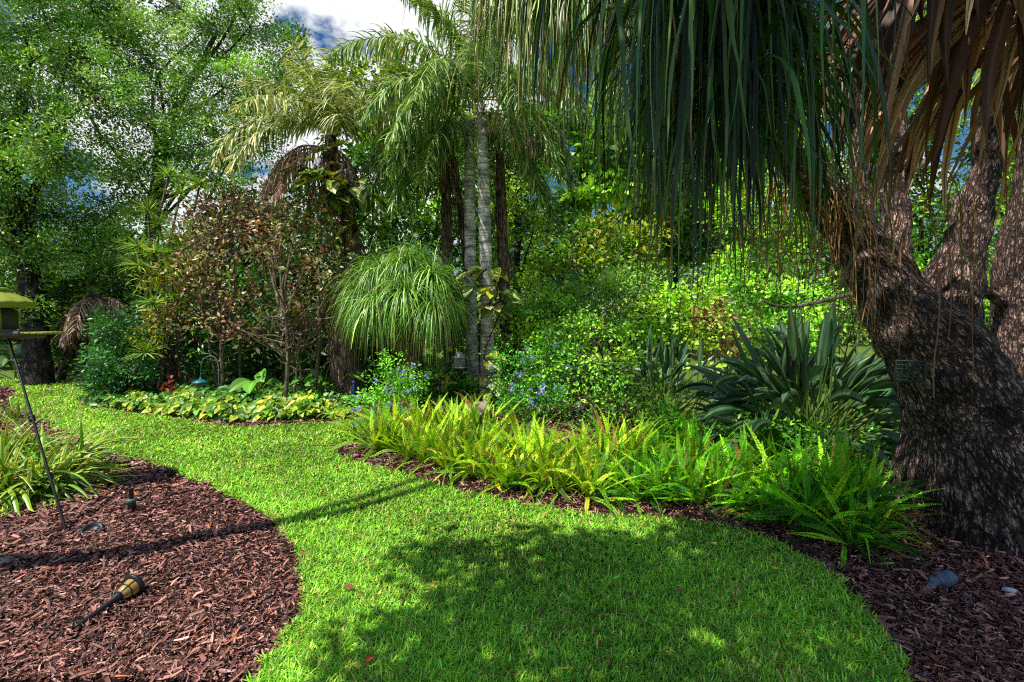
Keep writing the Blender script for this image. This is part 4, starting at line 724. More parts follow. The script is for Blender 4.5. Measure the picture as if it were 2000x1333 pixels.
for i, (px, py) in enumerate([(345, 802), (392, 812), (325, 795), (452, 800), (440, 815), (418, 806), (560, 803)]):
    o = protos[3].copy(); COL.objects.link(o); p = G(px, py); o.location = (p[0], p[1], 0.012); o.rotation_euler = (0, 0, i * 1.3); o.scale = (0.42,) * 3; tag(o, 'small feathery fern low among the yellow ground cover of the island bed', 'fern', 'small ferns in the island ground cover')

# --- yellow-green ground cover in the island (nobody could count it)
def ground_cover():
    mb = MB(); n = 5200; u = rng.random(n); top = np.interp(u * 460 + 215, [215, 300, 430, 560, 670], [800, 812, 826, 826, 820]); px = u * 460 + 215; py = top - np.abs(rng.normal(0, 1, n)) * 18 - 3; py = np.maximum(py, 768)
    p = A([G(a, b, 0.02) for a, b in zip(px, py)]); hgt = np.clip(0.10 + 0.13 * np.sin(px * 0.055) * np.sin(px * 0.021 + 1) + (top - py) * 0.004, 0.05, 0.34); p[:, 2] += rng.random(n) * hgt + 0.03
    d = rdir(n, -0.5, 0.3) + A([0, -0.7, -0.3]); sz = rng.uniform(0.07, 0.15, n)
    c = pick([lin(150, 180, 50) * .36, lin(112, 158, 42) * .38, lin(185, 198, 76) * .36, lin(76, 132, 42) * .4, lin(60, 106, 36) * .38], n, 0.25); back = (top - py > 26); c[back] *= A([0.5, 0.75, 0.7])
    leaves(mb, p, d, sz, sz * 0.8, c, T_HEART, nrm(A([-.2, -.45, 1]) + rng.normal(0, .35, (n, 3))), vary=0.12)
    o = mb.build('ground_cover', M_LEAF); tag(o, 'yellow green heart leaved ground cover along the island bed', 'ground cover', kind='stuff')
ground_cover()
# dark ground cover behind
def dark_cover():
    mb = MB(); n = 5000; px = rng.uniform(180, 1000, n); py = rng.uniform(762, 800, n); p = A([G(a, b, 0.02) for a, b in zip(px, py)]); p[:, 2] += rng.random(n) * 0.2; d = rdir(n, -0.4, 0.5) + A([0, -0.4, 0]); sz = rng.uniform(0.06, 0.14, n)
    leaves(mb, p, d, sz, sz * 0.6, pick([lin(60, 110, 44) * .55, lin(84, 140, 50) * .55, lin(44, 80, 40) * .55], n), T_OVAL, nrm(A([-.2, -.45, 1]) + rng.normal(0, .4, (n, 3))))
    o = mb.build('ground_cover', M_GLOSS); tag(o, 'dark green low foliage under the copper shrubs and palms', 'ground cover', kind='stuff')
dark_cover()
# reddish dry leaf sprig
b0 = G(337, 800); r = thing('dry_sprig', 'orange brown withered sprig standing left of the teal feeder', 'plant', b0); tm = MB(); tube(tm, spline([b0, P(338, 770, 8.5), P(336, 745, 8.5)], 5), 0.008, 5); tm.build('stem', M_WOOD, r, b0); lm = MB(); n = 46; pp = P(335, 758, 8.4) + rng.normal(0, 1, (n, 3)) * A([.06, .06, .12]); leaves(lm, pp, rdir(n, -1, 0), 0.10, 0.06, pick([lin(190, 90, 60) * .5, lin(140, 70, 50) * .5], n), T_OVAL); lm.build('foliage', M_DRY, r, b0)

# --- strap-leaved clumps at the lower left
def strap(label, base, n, Lr, lean=(0, 0, 0), W=0.032):
    base = A(base, float); base[2] = 0.012; r = thing('strap_leaf_plant', label, 'plant', base); lm = MB(); a = rng.uniform(0, 2 * pi, n); tl = rng.uniform(0.1, 1.25, n)
    d = np.stack([np.sin(tl) * np.cos(a), np.sin(tl) * np.sin(a), np.cos(tl)], 1) + A(lean); p0 = base + np.stack([rng.normal(0, 0.10, n), rng.normal(0, 0.08, n), 0 * a], 1); S = 9
    pts = droop(p0, d, rng.uniform(*Lr, n) * 1.15, S, rng.uniform(1.9, 4.2, n), 0.02); pts[..., 2] = np.maximum(pts[..., 2], 0.04); prof = np.interp(np.linspace(0, 1, S), [0, 0.25, 0.65, 1], [0.6, 1, 0.85, 0.05])
    c = pick([lin(90, 135, 46) * .45, lin(110, 155, 54) * .5, lin(60, 100, 40) * .42], n, 0.25); yel = np.where(rng.random((n, 1)) < 0.55, lin(205, 195, 80) * .6, c)
    sd = side_of(pts); mb = lm; wv = W * rng.uniform(.8, 1.2, (n, 1)) * prof[None]; nz = np.cross(nrm(np.gradient(pts, axis=1)), sd)
    offs = [-0.5, -0.30, 0, 0.30, 0.5]; v = np.stack([pts + sd * (wv * o)[..., None] + nz * (wv * abs(o) * 0.5)[..., None] for o in offs], 2); cs = np.stack([np.broadcast_to((yel if abs(o) == .5 else c)[:, None], (n, S, 3)) for o in offs], 2); K = 5
    b = (np.arange(n) * S * K)[:, None, None] + (np.arange(S - 1) * K)[None, :, None] + np.arange(K - 1)[None, None]; lm.add(v.reshape(-1, 3), [np.stack([b, b + 1, b + K + 1, b + K], -1).reshape(-1, 4)], cs.reshape(-1, 3))
    lm.build('foliage', M_GLOSS, r, base); return r
strap('strap leaved clump with yellow leaf margins nearest the feeder pole', G(95, 962), 150, (0.45, 0.75), (0.15, 0, 0))
strap('strap leaved clump cut by the left edge, in front', G(5, 975), 130, (0.45, 0.75))
strap('strap leaved clump cut by the left edge, behind', G(15, 915), 110, (0.45, 0.7))
strap('strap leaved clump with leaves leaning toward the lawn', G(130, 930), 110, (0.4, 0.65), (0.2, -0.05, 0))
strap('strap leaved clump standing furthest back in the left bed', G(60, 900), 90, (0.4, 0.6))
b0 = G(75, 888); r = thing('wispy_grass', 'thin wispy grass with open seed heads above the strap leaves', 'grass clump', b0); lm = MB(); n = 46; d = rdir(n, .55, .99); pts = droop(np.repeat(b0[None], n, 0) + rng.normal(0, .22, (n, 3)) * A([1.3, 1, 0]), d, rng.uniform(.4, .85, n), 8, .8 * np.ones(n), .05); ribbons(lm, pts, side_of(pts), np.full((n, 8), .004), pick([lin(150, 150, 80) * .6, lin(170, 130, 90) * .5], n)); lm.build('stalks', M_DRY, r, b0)
lm = MB(); e = pts[:, -3:].reshape(-1, 3); q = len(e); pts2 = droop(np.repeat(e, 4, 0), rdir(q * 4, -.2, 1), .07, 4, 2 * np.ones(q * 4)); ribbons(lm, pts2, side_of(pts2), np.full((q * 4, 4), .004), pick([lin(180, 160, 110) * .6], q * 4)); lm.build('seed_heads', M_DRY, r, b0)
strap('low tuft of grassy leaves at the far left mulch edge', G(20, 830), 70, (0.3, 0.5), W=0.018)

# ------------------------------------------------------------------ the big forked tree on the right
ZT = 3.5
def rp(px, Z=ZT): return px * Z / FPX
limbs = [
    [(1985, 1150, ZT, .86), (1972, 1060, ZT, .84), (1950, 985, ZT, .72), (1922, 900, ZT, .57), (1884, 800, ZT, .385), (1836, 700, ZT, .33), (1792, 640, ZT, .29)],
    [(1800, 660, ZT, .30), (1748, 590, ZT, .235), (1702, 510, ZT, .185), (1645, 430, ZT, .16), (1570, 345, 3.2, .11), (1500, 240, 2.7, .08), (1440, 70, 2.1, .06), (1420, -60, 1.75, .05)],
    [(1858, 720, ZT, .23), (1872, 620, ZT, .14), (1886, 520, ZT, .115), (1905, 420, ZT, .10), (1935, 270, 3.4, .085), (1945, 60, 3.1, .075), (1930, -100, 2.8, .09)],
    [(1700, 500, 3.55, .14), (1690, 430, 3.6, .085), (1684, 360, 3.7, .062), (1672, 250, 3.8, .06), (1640, 120, 3.8, .05)],
    [(1740, 570, 3.6, .15), (1750, 480, 3.7, .10), (1752, 350, 3.85, .085), (1748, 180, 3.9, .075), (1740, 20, 4.0, .08), (1720, -150, 4.0, .07)],
    [(1850, 640, 3.6, .1), (1820, 560, 3.7, .09), (1858, 480, 3.9, .07), (1880, 380, 4.0, .06)],
    [(1620, 148, 3.7, .04), (1700, 146, 3.6, .062), (1790, 140, 3.5, .066), (1900, 120, 3.4, .07), (1945, 100, 3.2, .08)],
]
TB = A(G(1950, 1150)); TB = P(1962, 1130, ZT); TB[2] = 0
big = thing('ponytail_tree', 'massive forked tree with elephant skin bark and hanging ribbon leaves at right', 'tree', TB)
def big_trunk():
    mb = MB(); segs = []
    for l in limbs:
        a = A(l, float); s = spline(a, 40); pp = A([P(q[0], q[1], q[2]) for q in s]); rr = s[:, 3]
        tube(mb, pp, rr, 26, (0.2, 0.15, 0.1), cap=True); segs.append((pp, rr))
    o = mb.build('trunk', M_ELE, None, (0, 0, 0))
    md = o.modifiers.new('remesh', 'REMESH'); md.mode = 'VOXEL'; md.voxel_size = 0.017
    sm = o.modifiers.new('smooth', 'SMOOTH'); sm.iterations = 8; sm.factor = 0.5
    dg = bpy.context.evaluated_depsgraph_get(); me = bpy.data.meshes.new_from_object(o.evaluated_get(dg)); bpy.data.objects.remove(o)
    n = len(me.vertices); co = np.zeros(n * 3, np.float32); me.vertices.foreach_get('co', co); co = co.reshape(-1, 3).astype(float)
    nr = np.zeros(n * 3, np.float32); me.vertices.foreach_get('normal', nr); nr = nr.reshape(-1, 3).astype(float)
    best = np.full(n, 1e9); uv = np.zeros((n, 3))
    for li, (pp, rr) in enumerate(segs):
        ln = np.concatenate([[0], np.cumsum(np.linalg.norm(np.diff(pp, axis=0), axis=1))]); td = nrm(np.gradient(pp, axis=0))
        for c0 in range(0, n, 20000):
            q = co[c0:c0 + 20000]; D = np.linalg.norm(q[:, None] - pp[None], axis=2) / rr[None]; j = D.argmin(1); m = D[np.arange(len(q)), j]
            v = q - pp[j]; al = (v * td[j]).sum(1); ref = nrm(np.cross(td[j], A([0.0, 1.0, 0.05]))); r2 = np.cross(td[j], ref); rad = v - td[j] * al[:, None]; an = np.arctan2((rad * ref).sum(1), (rad * r2).sum(1)); R = np.clip(rr[j], 0.05, 0.55)
            u3 = np.stack([np.cos(an) * R, ln[j] + al + li * 3.7, np.sin(an) * R], 1); k = m < best[c0:c0 + 20000]; bslice = best[c0:c0 + 20000]; bslice[k] = m[k]; us = uv[c0:c0 + 20000]; us[k] = u3[k]
    # lumps, flutes at the foot
    z = co[:, 2]; an = np.arctan2(co[:, 1] - TB[1], co[:, 0] - TB[0])
    low = np.clip(1 - z / 1.1, 0, 1)
    co += nr * ((0.035 * np.sin(an * 9 + 2 * np.sin(z * 3)) * low + 0.012 * np.sin(co[:, 0] * 19 + co[:, 2] * 7) * np.sin(co[:, 2] * 23 + co[:, 1] * 11) + 0.006 * np.sin(an * 31 + z * 9) * (1 - low))[:, None])
    co -= TB; me.vertices.foreach_set('co', co.astype(np.float32).ravel()); me.polygons.foreach_set('use_smooth', np.ones(len(me.polygons), bool))
    b = me.attributes.get('buv') or me.attributes.new('buv', 'FLOAT_VECTOR', 'POINT'); b.data.foreach_set('vector', uv.astype(np.float32).ravel())
    me.materials.clear(); me.materials.append(M_ELE); me.update(); o = bpy.data.objects.new('trunk', me); COL.objects.link(o); o.parent = big
big_trunk()
RIB_SHADE = [lin(60, 92, 62) * .6, lin(48, 78, 48) * .6, lin(96, 124, 96) * .6, lin(56, 96, 46) * .6, lin(36, 56, 36) * .5, lin(100, 130, 70) * .6, lin(40, 60, 34) * .5]  # near heads: their shade is put into this darker palette
RIB_LIT = [lin(120, 146, 74) * .62, lin(98, 130, 66) * .6, lin(150, 165, 100) * .64, lin(70, 100, 50) * .55, lin(170, 150, 100) * .55]  # same kind of leaf, with sunlight put into the paler palette
for (px, py, Z, n, Lr, W, cols, g, sp) in [(1350, -190, 1.5, 60, (0.6, 1.38), 0.021, RIB_SHADE, 6, .07), (1400, -150, 1.6, 70, (0.6, 1.40), 0.021, RIB_SHADE, 5.5, .08), (1450, -80, 1.75, 70, (0.6, 1.3), 0.020, RIB_SHADE, 5.5, .09), (1360, -20, 1.95, 75, (0.5, 1.3), 0.020, RIB_SHADE, 5, .10), (1490, 0, 2.0, 60, (0.5, 1.2), 0.020, RIB_SHADE, 5.5, .09), (1430, 60, 2.15, 75, (.5, 1.3), 0.020, RIB_SHADE, 5, .10), (1290, 60, 2.4, 75, (.5, 1.2), 0.020, RIB_SHADE, 5, .12), (1510, 130, 2.5, 60, (.4, 1.1), 0.020, RIB_SHADE, 5, .12)] + [
                                      (rng.uniform(1210, 1570), rng.uniform(-80, 230), rng.uniform(1.6, 2.7), 44, (.3, .85), 0.020, RIB_SHADE, rng.uniform(2.5, 4.5), .05) for _ in range(11)] + [
                                      (1060, -90, 4.3, 420, (0.8, 1.7), 0.022, RIB_LIT, 3.0, .14), (1010, -130, 4.5, 260, (.8, 1.7), 0.022, RIB_LIT, 3.0, .14), (1130, -90, 4.3, 380, (0.8, 1.85), 0.022, RIB_LIT, 3.0, .14), (1190, -60, 4.2, 240, (0.8, 1.9), 0.023, RIB_LIT, 3.0, .14)]:
    lm = MB(); ponyhead(lm, P(px, py, Z), n, Lr, W, cols, g=g, zmin=-0.5, S=12, tip=lin(150, 110, 60) * .4, jit=0.075, sp=sp); lm.build('leaf_head', M_RIB if Z > 3 else M_RIB_SHADE, big, TB)
lm = MB(); n = 90; a0 = P(1500, 380, 2.3) + rng.normal(0, 1, (n, 3)) * A([.42, .2, .22]); pts = droop(a0, rdir(n, -1, -.3), rng.uniform(.3, .75, n), 12, 3 * np.ones(n), .16); ribbons(lm, pts, side_of(pts), np.full((n, 12), .005), pick([lin(170, 140, 104) * .45, lin(140, 100, 70) * .45, lin(100, 110, 60) * .45], n, .3)); o = tag(lm.build('curling_leaf_tips', M_DRY, big, TB), kind='stuff')
# dry threads under the left limb and dry fan leaves on the right
lm = MB(); n = 130; t = rng.random(n); a0 = A([P(1500 + 150 * q, 200 + 210 * q, 3.3) for q in t]) + rng.normal(0, .08, (n, 3)); pts = droop(a0, rdir(n, -.6, .4), rng.uniform(.6, 1.25, n), 12, 5 * np.ones(n), .08); ribbons(lm, pts, side_of(pts), np.full((n, 12), .009) * np.linspace(1, .3, 12), pick([lin(150, 100, 60) * .5, lin(110, 76, 50) * .5, lin(180, 140, 90) * .5], n)); o = lm.build('dry_leaves', M_DRY, big, TB); o['label'] = 'thin straw brown threads under the left limb'
def dry_fans():
    for (px, py, Z, n, Lr, W, bias) in [(1900, -110, 2.1, 52, (0.8, 1.25), 0.068, (-0.7, -.1, .1)), (1995, -40, 2.0, 44, (0.7, 1.2), 0.068, (-0.1, -.2, .0)), (1930, 40, 2.6, 46, (0.7, 1.1), 0.068, (-.6, -.2, 0)), (2060, 60, 2.3, 31, (.8, 1.2), 0.068, (-.2, -.2, 0)), (1850, -80, 2.4, 33, (.6, 1.1), 0.068, (-.7, 0, -.1))]:
        lm = MB(); c = P(px, py, Z); d = nrm(rdir(n, -.5, .8) + A(bias)); S = 10; pts = droop(np.repeat(c[None], n, 0) + d * .05, d, rng.uniform(*Lr, n), S, rng.uniform(1.6, 4, n), .06); sd = side_of(pts); tw = rng.normal(0, 1.3, n)[:, None, None] * np.linspace(0, 1, S)[None, :, None]; nz = np.cross(nrm(np.gradient(pts, axis=1)), sd); sd = sd * np.cos(tw) + nz * np.sin(tw)
        prof = np.interp(np.linspace(0, 1, S), [0, .3, .7, 1], [.5, 1, .7, .06]); ribbons(lm, pts, sd, W * rng.uniform(.6, 1.1, (n, 1)) * prof[None], pick([lin(130, 94, 74) * .7, lin(160, 120, 96) * .75, lin(92, 64, 50) * .55, lin(190, 154, 130) * .7, lin(70, 50, 40) * .45], n, .3), cols=[(-.5, None), (-.2, None), (0, lin(100, 66, 48) * .6), (.2, None), (.5, None)], fold=.35); o = lm.build('dry_leaves', M_DRY, big, TB); o['label'] = 'broad dry brown leaves hanging at the upper right'
dry_fans()
lm = MB(); n = 36; a0 = P(1790, 300, 3.0) + rng.normal(0, 1, (n, 3)) * A([.45, .2, .25]); pts = droop(a0, rdir(n, -.9, .1), rng.uniform(.7, 1.5, n), 12, 5 * np.ones(n), .10); ribbons(lm, pts, side_of(pts), np.full((n, 12), .008), pick([lin(170, 130, 90) * .5, lin(130, 96, 66) * .5], n)); o = lm.build('dry_leaves', M_DRY, big, TB); o['label'] = 'thin pale curling threads in front of the fork'

# second trunk at the right border
b0 = P(1998, 640, 4.8); b0[2] = 0
r = thing('ponytail_tree', 'second dark trunk behind the massive forked one, cut by the right edge', 'tree', b0); tm = MB()
tube(tm, spline([b0, P(2002, 900, 4.8), P(1999, 760, 4.8), P(1994, 620, 4.8), P(1992, 520, 4.8), P(2005, 440, 4.8), P(2010, 300, 4.8), P(2030, 100, 4.8)], 30), np.interp(np.linspace(0, 1, 30), [0, .25, .5, .62, .7, .8, 1], [.40, .27, .22, .205, .21, .11, .07]), 24, (0.2, .15, .1), wob=.02)
tube(tm, spline([P(1970, 600, 4.8), P(1915, 560, 4.7), P(1870, 520, 4.9)], 8), np.linspace(.06, .03, 8), 8)
tm.build('trunk', M_ELE, r, b0, smooth=True); lm = MB(); ponyhead(lm, P(2030, 60, 4.8), 260, (.9, 1.5), .024, RIB_LIT, g=3, zmin=-.4); lm.build('leaf_head', M_RIB, r, b0)

# lichen-mottled tree behind
b0 = P(1790, 640, 5.6); b0[2] = 0
r = thing('lichen_tree', 'pale lichen mottled tree with crooked branches behind the left limb', 'tree', b0); tm = MB(); lm = MB()
for pth, ra in [([(1790, 850, 5.6), (1740, 600, 5.6), (1690, 460, 5.6), (1668, 300, 5.6), (1690, 180, 5.6), (1700, 40, 5.6)], (.09, .04)), ([(1668, 320, 5.6), (1700, 330, 5.5), (1760, 345, 5.6), (1830, 300, 5.7)], (.07, .03)), ([(1672, 400, 5.6), (1730, 370, 5.7), (1790, 330, 5.8)], (.035, .02)), ([(1690, 180, 5.6), (1760, 190, 5.6), (1820, 150, 5.6), (1880, 160, 5.6)], (.05, .03)), ([(1700, 100, 5.6), (1640, 60, 5.6), (1600, -20, 5.6)], (.04, .02)), ([(1720, 560, 5.6), (1600, 590, 5.4), (1540, 600, 5.3), (1490, 590, 5.3)], (.03, .01))]:
    s = spline([P(*q) for q in pth], 16)
    if s[0][2] < .3: s[0][2] = 0
    tube(tm, s, np.linspace(ra[0], ra[1], 16), 10, (.4, .35, .3), wob=.05)
blob_foliage(lm, tm, [B(1650, 60, 5.9, 80, 60), B(1740, 110, 6.0, 80, 70), B(1700, 240, 6.2, 60, 50), B(1820, 60, 6, 80, 60), B(1800, 230, 6.2, 60, 50), B(1880, 120, 6, 60, 70)], 12, 26, .22, (.07, .032), BG_B + BG_G, twig_r=.008); tm.build('trunk', M_LICH, r, b0, smooth=True); lm.build('crown', M_LEAF, r, b0)

# tree beside the camera whose canopy dapples the lawn, and the slim trunk throwing the long shadow
b0 = A([2.2, -1.6, 0]); q = []
for (gx, gy, rx, ry, h) in [(-0.25, 2.2, .42, .22, 4.6), (.1, 2.6, .35, .25, 4.7), (.75, 2.85, .75, .36, 4.8), (.75, 2.2, .5, .3, 4.8), (1.4, 2.85, .5, .4, 4.9), (2.15, 2.9, .5, .35, 4.9), (1.95, 2.45, .35, .3, 4.9), (2.3, 2.1, .5, .3, 5.0), (2.9, 2.3, .5, .4, 5.2), (1.0, 1.75, .4, .2, 4.9), (1.8, 1.75, .45, .2, 4.8), (1.35, 2.5, .2, .12, 4.8), (.05, 1.7, .5, .2, 4.7), (1.75, 3.2, .5, .22, 5.0), (2.7, 1.6, .5, .2, 5.0), (-.5, 2.9, .16, .1, 4.7), (2.45, 2.65, .5, .3, 5), (3.3, 2.7, .5, .4, 5.2), (2.4, 1.85, .5, .25, 5), (3.2, 1.9, .5, .3, 5.2)]:
    f = h / math.tan(SUN_EL) ; q.append((A([gx - .833 * f, gy - .552 * f, h]), A([rx, ry, .22])))
tree('shade_tree', 'tree beside the viewer whose canopy dapples the near lawn with shade', 'tree', b0, [b0, b0 + A([-.3, .1, 1.6]), b0 + A([-1.2, .2, 3.2]), b0 + A([-2.2, .6, 4.4])], [.16, .13, .1, .05], q, 70, 40, .2, (.11, .065), OAKC, limb_r=.03, twig_r=.006)
def sh(px, py, h):
    p = G(px, py); f = h / math.tan(SUN_EL); return p + A([-.833 * f, -.552 * f, h])
tp = [sh(-330, 1120, 0), sh(0, 1108, 1.9), sh(250, 1085, 3.0), sh(420, 1050, 3.9), sh(540, 1030, 4.7)]
b0 = A(tp[0]); r = thing('slim_tree', 'slim forked tree left of the view throwing the long shadow over the lawn', 'tree', b0); tm = MB()
tube(tm, spline(tp, 24), np.linspace(.105, .08, 24), 10, wob=.03); tube(tm, spline([tp[-1], sh(690, 985, 5.8), sh(830, 938, 6.6)], 12), np.linspace(.05, .04, 12), 8); tube(tm, spline([tp[-1], sh(680, 1005, 5.6), sh(850, 952, 6.7)], 12), np.linspace(.07, .05, 12), 8); tm.build('trunk', M_OAK, r, b0, smooth=True)
lm = MB(); blob_foliage(lm, None, [(sh(1000, 880, 7.2), (.5, .4, .3)), (sh(930, 900, 6.9), (.3, .3, .2))], 20, 40, .3, (.09, .05), OAKC); lm.build('crown', M_LEAF, r, b0)

# ------------------------------------------------------------------ garden objects
def lathe(mb, c, prof, sides=24, axis=(0, 0, 1), col=(.2, .2, .2), squash=None):
    ax = nrm(A(axis, float)); u = np.cross(ax, A([0, 1, 0.01]) if abs(ax[1]) < .9 else A([1, 0, 0.0])); u = u / np.linalg.norm(u); v = np.cross(ax, u)
    an = np.arange(sides) / sides * 2 * pi; S = len(prof); V = []
    for (rr, h) in prof: V.append(c + ax * h + rr * (np.cos(an)[:, None] * u + np.sin(an)[:, None] * v))
    i = np.arange(S - 1)[:, None] * sides; j = np.arange(sides)[None]; k = (j + 1) % sides
    mb.add(A(V).reshape(-1, 3), [np.stack([i + j, i + k, i + sides + k, i + sides + j], -1).reshape(-1, 4)], col)
def box(mb, c, s, R=None, col=(.2, .2, .2), bev=0.12):
    """box with chamfered edges"""
    s = A(s, float) / 2; b = min(s) * bev * 2; V = []
    for z in (-1, 1):
        for ins in ((0, 1), (1, 0)) if z < 0 else ((1, 0), (0, 1)):
            pass
    rings = [(s[0] - b, s[1] - b, -s[2]), (s[0], s[1], -s[2] + b), (s[0], s[1], s[2] - b), (s[0] - b, s[1] - b, s[2])]
    for (x, y, z) in rings:
        cx = min(b, x * .5); V += [(x, -y + cx, z), (x, y - cx, z), (x - cx, y, z), (-x + cx, y, z), (-x, y - cx, z), (-x, -y + cx, z), (-x + cx, -y, z), (x - cx, -y, z)]
    V = A(V); V = V if R is None else V @ A(R).T
    i = np.arange(3)[:, None] * 8; j = np.arange(8)[None]; k = (j + 1) % 8; q = np.stack([i + j, i + k, i + 8 + k, i + 8 + j], -1).reshape(-1, 4)
    mb.add(V + A(c), [q, A([np.arange(8)[::-1]]), A([np.arange(8) + 24])], col)
def Rz(a): c, s = math.cos(a), math.sin(a); return A([[c, -s, 0], [s, c, 0], [0, 0, 1]])
def part(name, mat, parent, org, fn, smooth=True, label=None):
    mb = MB(); fn(mb); o = mb.build(name, mat, parent, org, smooth)
    if label: o['label'] = label
    return o
def autosmooth(o):
    try: o.data.set_sharp_from_angle(angle=radians(35))
    except Exception: pass
M_LIME = solid_mat('lime_plastic', lin(176, 190, 50) * .7, .5, var=.08); M_FBR = solid_mat('brown_plastic', lin(112, 92, 72) * .6, .5, var=.12); M_TRAY = solid_mat('dark_tray', (.03, .03, .032), .4)
M_GREYM = solid_mat('grey_painted_metal', lin(150, 158, 165) * .7, .5, var=.15); M_TEAL = solid_mat('teal_paint', lin(40, 140, 140) * .7, .4, var=.1); M_SEED = solid_mat('bird_seed', lin(130, 110, 80) * .6, .8, var=.5, scale=150)
M_AMBER = leaf_mat('amber_lens', .3, .5, .35, (1, 1, .9), (1, 1, 1)); M_ROCK = solid_mat('beige_rock', lin(205, 190, 170) * .6, .85, bump=.6, scale=12, var=.25); M_BLUE = solid_mat('blue_glaze', lin(40, 70, 130) * .5, .25); M_SPOT = solid_mat('slate_metal', lin(104, 118, 140) * .9, .45, var=.12); M_CAGE = solid_mat('green_wire', (.012, .035, .025), .45)
M_GLASS, gn, gl, gb = new_mat('clear_plastic'); gb.inputs['Base Color'].default_value = (.75, .8, .7, 1); gb.inputs['Roughness'].default_value = .15; gb.inputs['Transmission Weight'].default_value = .75; gb.inputs['IOR'].default_value = 1.1
M_SCRAP = solid_mat('peeled_wood', lin(150, 112, 88) * .6, .8, bump=.5, scale=60, var=.3)

# bird feeder on its leaning pole
fb = G(131, 1040, Z_BED); ft = P(14, 662, 3.9); fc = P(-8, 657, 3.9)
r = thing('feeder_pole', 'thin black leaning pole with a coupling, stuck in the left mulch', 'pole', fb)
part('pole', M_BLACK, r, fb, lambda m: tube(m, spline([fb - A([0, 0, .02]), ft + A([0, 0, .06])], 12), .009, 10))
cj = fb + (ft - fb) * .555; part('coupling', M_BLACK, r, fb, lambda m: lathe(m, cj, [(.009, -.03), (.02, -.028), (.02, -.006), (.015, -.004), (.022, 0), (.022, .016), (.012, .02), (.012, .03)], 14, ft - fb))
r = thing('bird_feeder', 'brown bird feeder with scalloped lime green roof at the left edge', 'bird feeder', fc)
s_ = 3.3 / FPX
def roof(m):
    c = fc + A([0, 0, (657 - 602) * s_]); ns = 48; an = np.arange(ns) / ns * 2 * pi; V = []
    for (rr, h, sc_) in [(.19, -.002, 0), (.205, .004, .0), (.212, .040, 0), (.20, .052, .006), (.19, .056, .006), (.165, .078, .004), (.14, .086, .004), (.10, .110, .002), (.078, .120, 0), (.082, .124, 0), (.088, .136, 0), (.07, .148, 0), (.0, .152, 0)]:
        k = rr * (1 + 0.0 * an); V.append(c + np.stack([np.cos(an) * k, np.sin(an) * k, h + sc_ * np.sin(an * 14)], 1))
    i = np.arange(len(V) - 1)[:, None] * ns; j = np.arange(ns)[None]; kk = (j + 1) % ns; m.add(A(V).reshape(-1, 3), [np.stack([i + j, i + kk, i + ns + kk, i + ns + j], -1).reshape(-1, 4)], (.3, .3, .1))
part('roof', M_LIME, r, fc, roof)
part('body', M_FBR, r, fc, lambda m: box(m, fc + A([0, 0, 26 * s_]), (.20, .17, 56 * s_)), False)
part('tray', M_FBR, r, fc, lambda m: (box(m, fc + A([.05, 0, .012]), (.44, .20, .05))), False)
part('tray_floor', M_TRAY, r, fc, lambda m: box(m, fc + A([.195, 0, .042]), (.14, .17, .018)), False)
part('post', M_LIME, r, fc, lambda m: box(m, fc + A([.112, -.07, 28 * s_]), (.016, .016, 50 * s_)), False)
def perch(m):
    for y in (-.07, -.035, 0, .035, .07): tube(m, [fc + A([.26, y, .022]), fc + A([.44, y, .022])], .0055, 8, cap=True)
    for x in (.275, .32, .37, .42): tube(m, [fc + A([x, -.085, .024]), fc + A([x, .085, .024])], .009, 8, cap=True)
part('perch', M_LIME, r, fc, perch); r.scale = (3.9 / 3.3,) * 3

# sprinkler riser
b0 = G(258, 1001, Z_BED); r = thing('sprinkler_riser', 'short black sprinkler riser with grey green ring, standing in the left mulch', 'sprinkler', b0)
part('body', M_BLACKP, r, b0, lambda m: lathe(m, b0, [(.0, -.01), (.028, -.01), (.029, .06), (.031, .065), (.031, .085), (.0, .088)], 20)); part('collar', M_GREENP, r, b0, lambda m: lathe(m, b0, [(.02, .086), (.037, .088), (.040, .094), (.037, .100), (.040, .106), (.036, .112), (.018, .115)], 16))
part('pipe', M_BLACKP, r, b0, lambda m: lathe(m, b0, [(.016, .11), (.016, .185), (.019, .187), (.019, .205), (.013, .207), (.012, .19)], 16))
# fallen path light
e0, e1 = G(143, 1229, .028), G(262, 1143, .075); ax = nrm(e1 - e0); LN = np.linalg.norm(e1 - e0)
r = thing('path_light', 'toppled black path light with amber ribbed lens lying on the mulch', 'garden light', G(200, 1190))
og = A(r.location); LL = LN
part('stem', M_BLACKP, r, og, lambda m: lathe(m, e0, [(.0085, .02), (.0135, 0), (.014, .02), (.013, LL * .55), (.016, LL * .60), (.020, LL * .66), (.024, LL * .70), (.026, LL * .74), (.01, LL * .745)], 18, ax))
part('lens', M_AMBER, r, og, lambda m: lathe(m, e0, [(.022, LL * .735), (.030, LL * .76), (.038, LL * .84), (.046, LL * .96), (.047, LL * .99), (0, LL * .99)], 26, ax, lin(240, 205, 110) * .8))
def cage(m):
    u = nrm(np.cross(ax, A([0, 0, 1.0]))); v = np.cross(ax, u)
    for a in np.arange(0, 2 * pi, pi / 3): dd = u * math.cos(a) + v * math.sin(a); tube(m, spline([e0 + ax * LL * .735 + dd * .027, e0 + ax * LL * .84 + dd * .041, e0 + ax * LL * .97 + dd * .049], 6), .0022, 5)
    lathe(m, e0, [(.0405, LL * .845), (.044, LL * .845), (.044, LL * .86), (.0405, LL * .86)], 26, ax)
part('cage', M_BLACKP, r, og, cage); part('cap', M_BLACKP, r, og, lambda m: lathe(m, e0, [(.047, LL * .97), (.066, LL * .975), (.068, LL * .99), (.068, LL * 1.02), (.055, LL * 1.05), (0, LL * 1.07)], 28, ax))
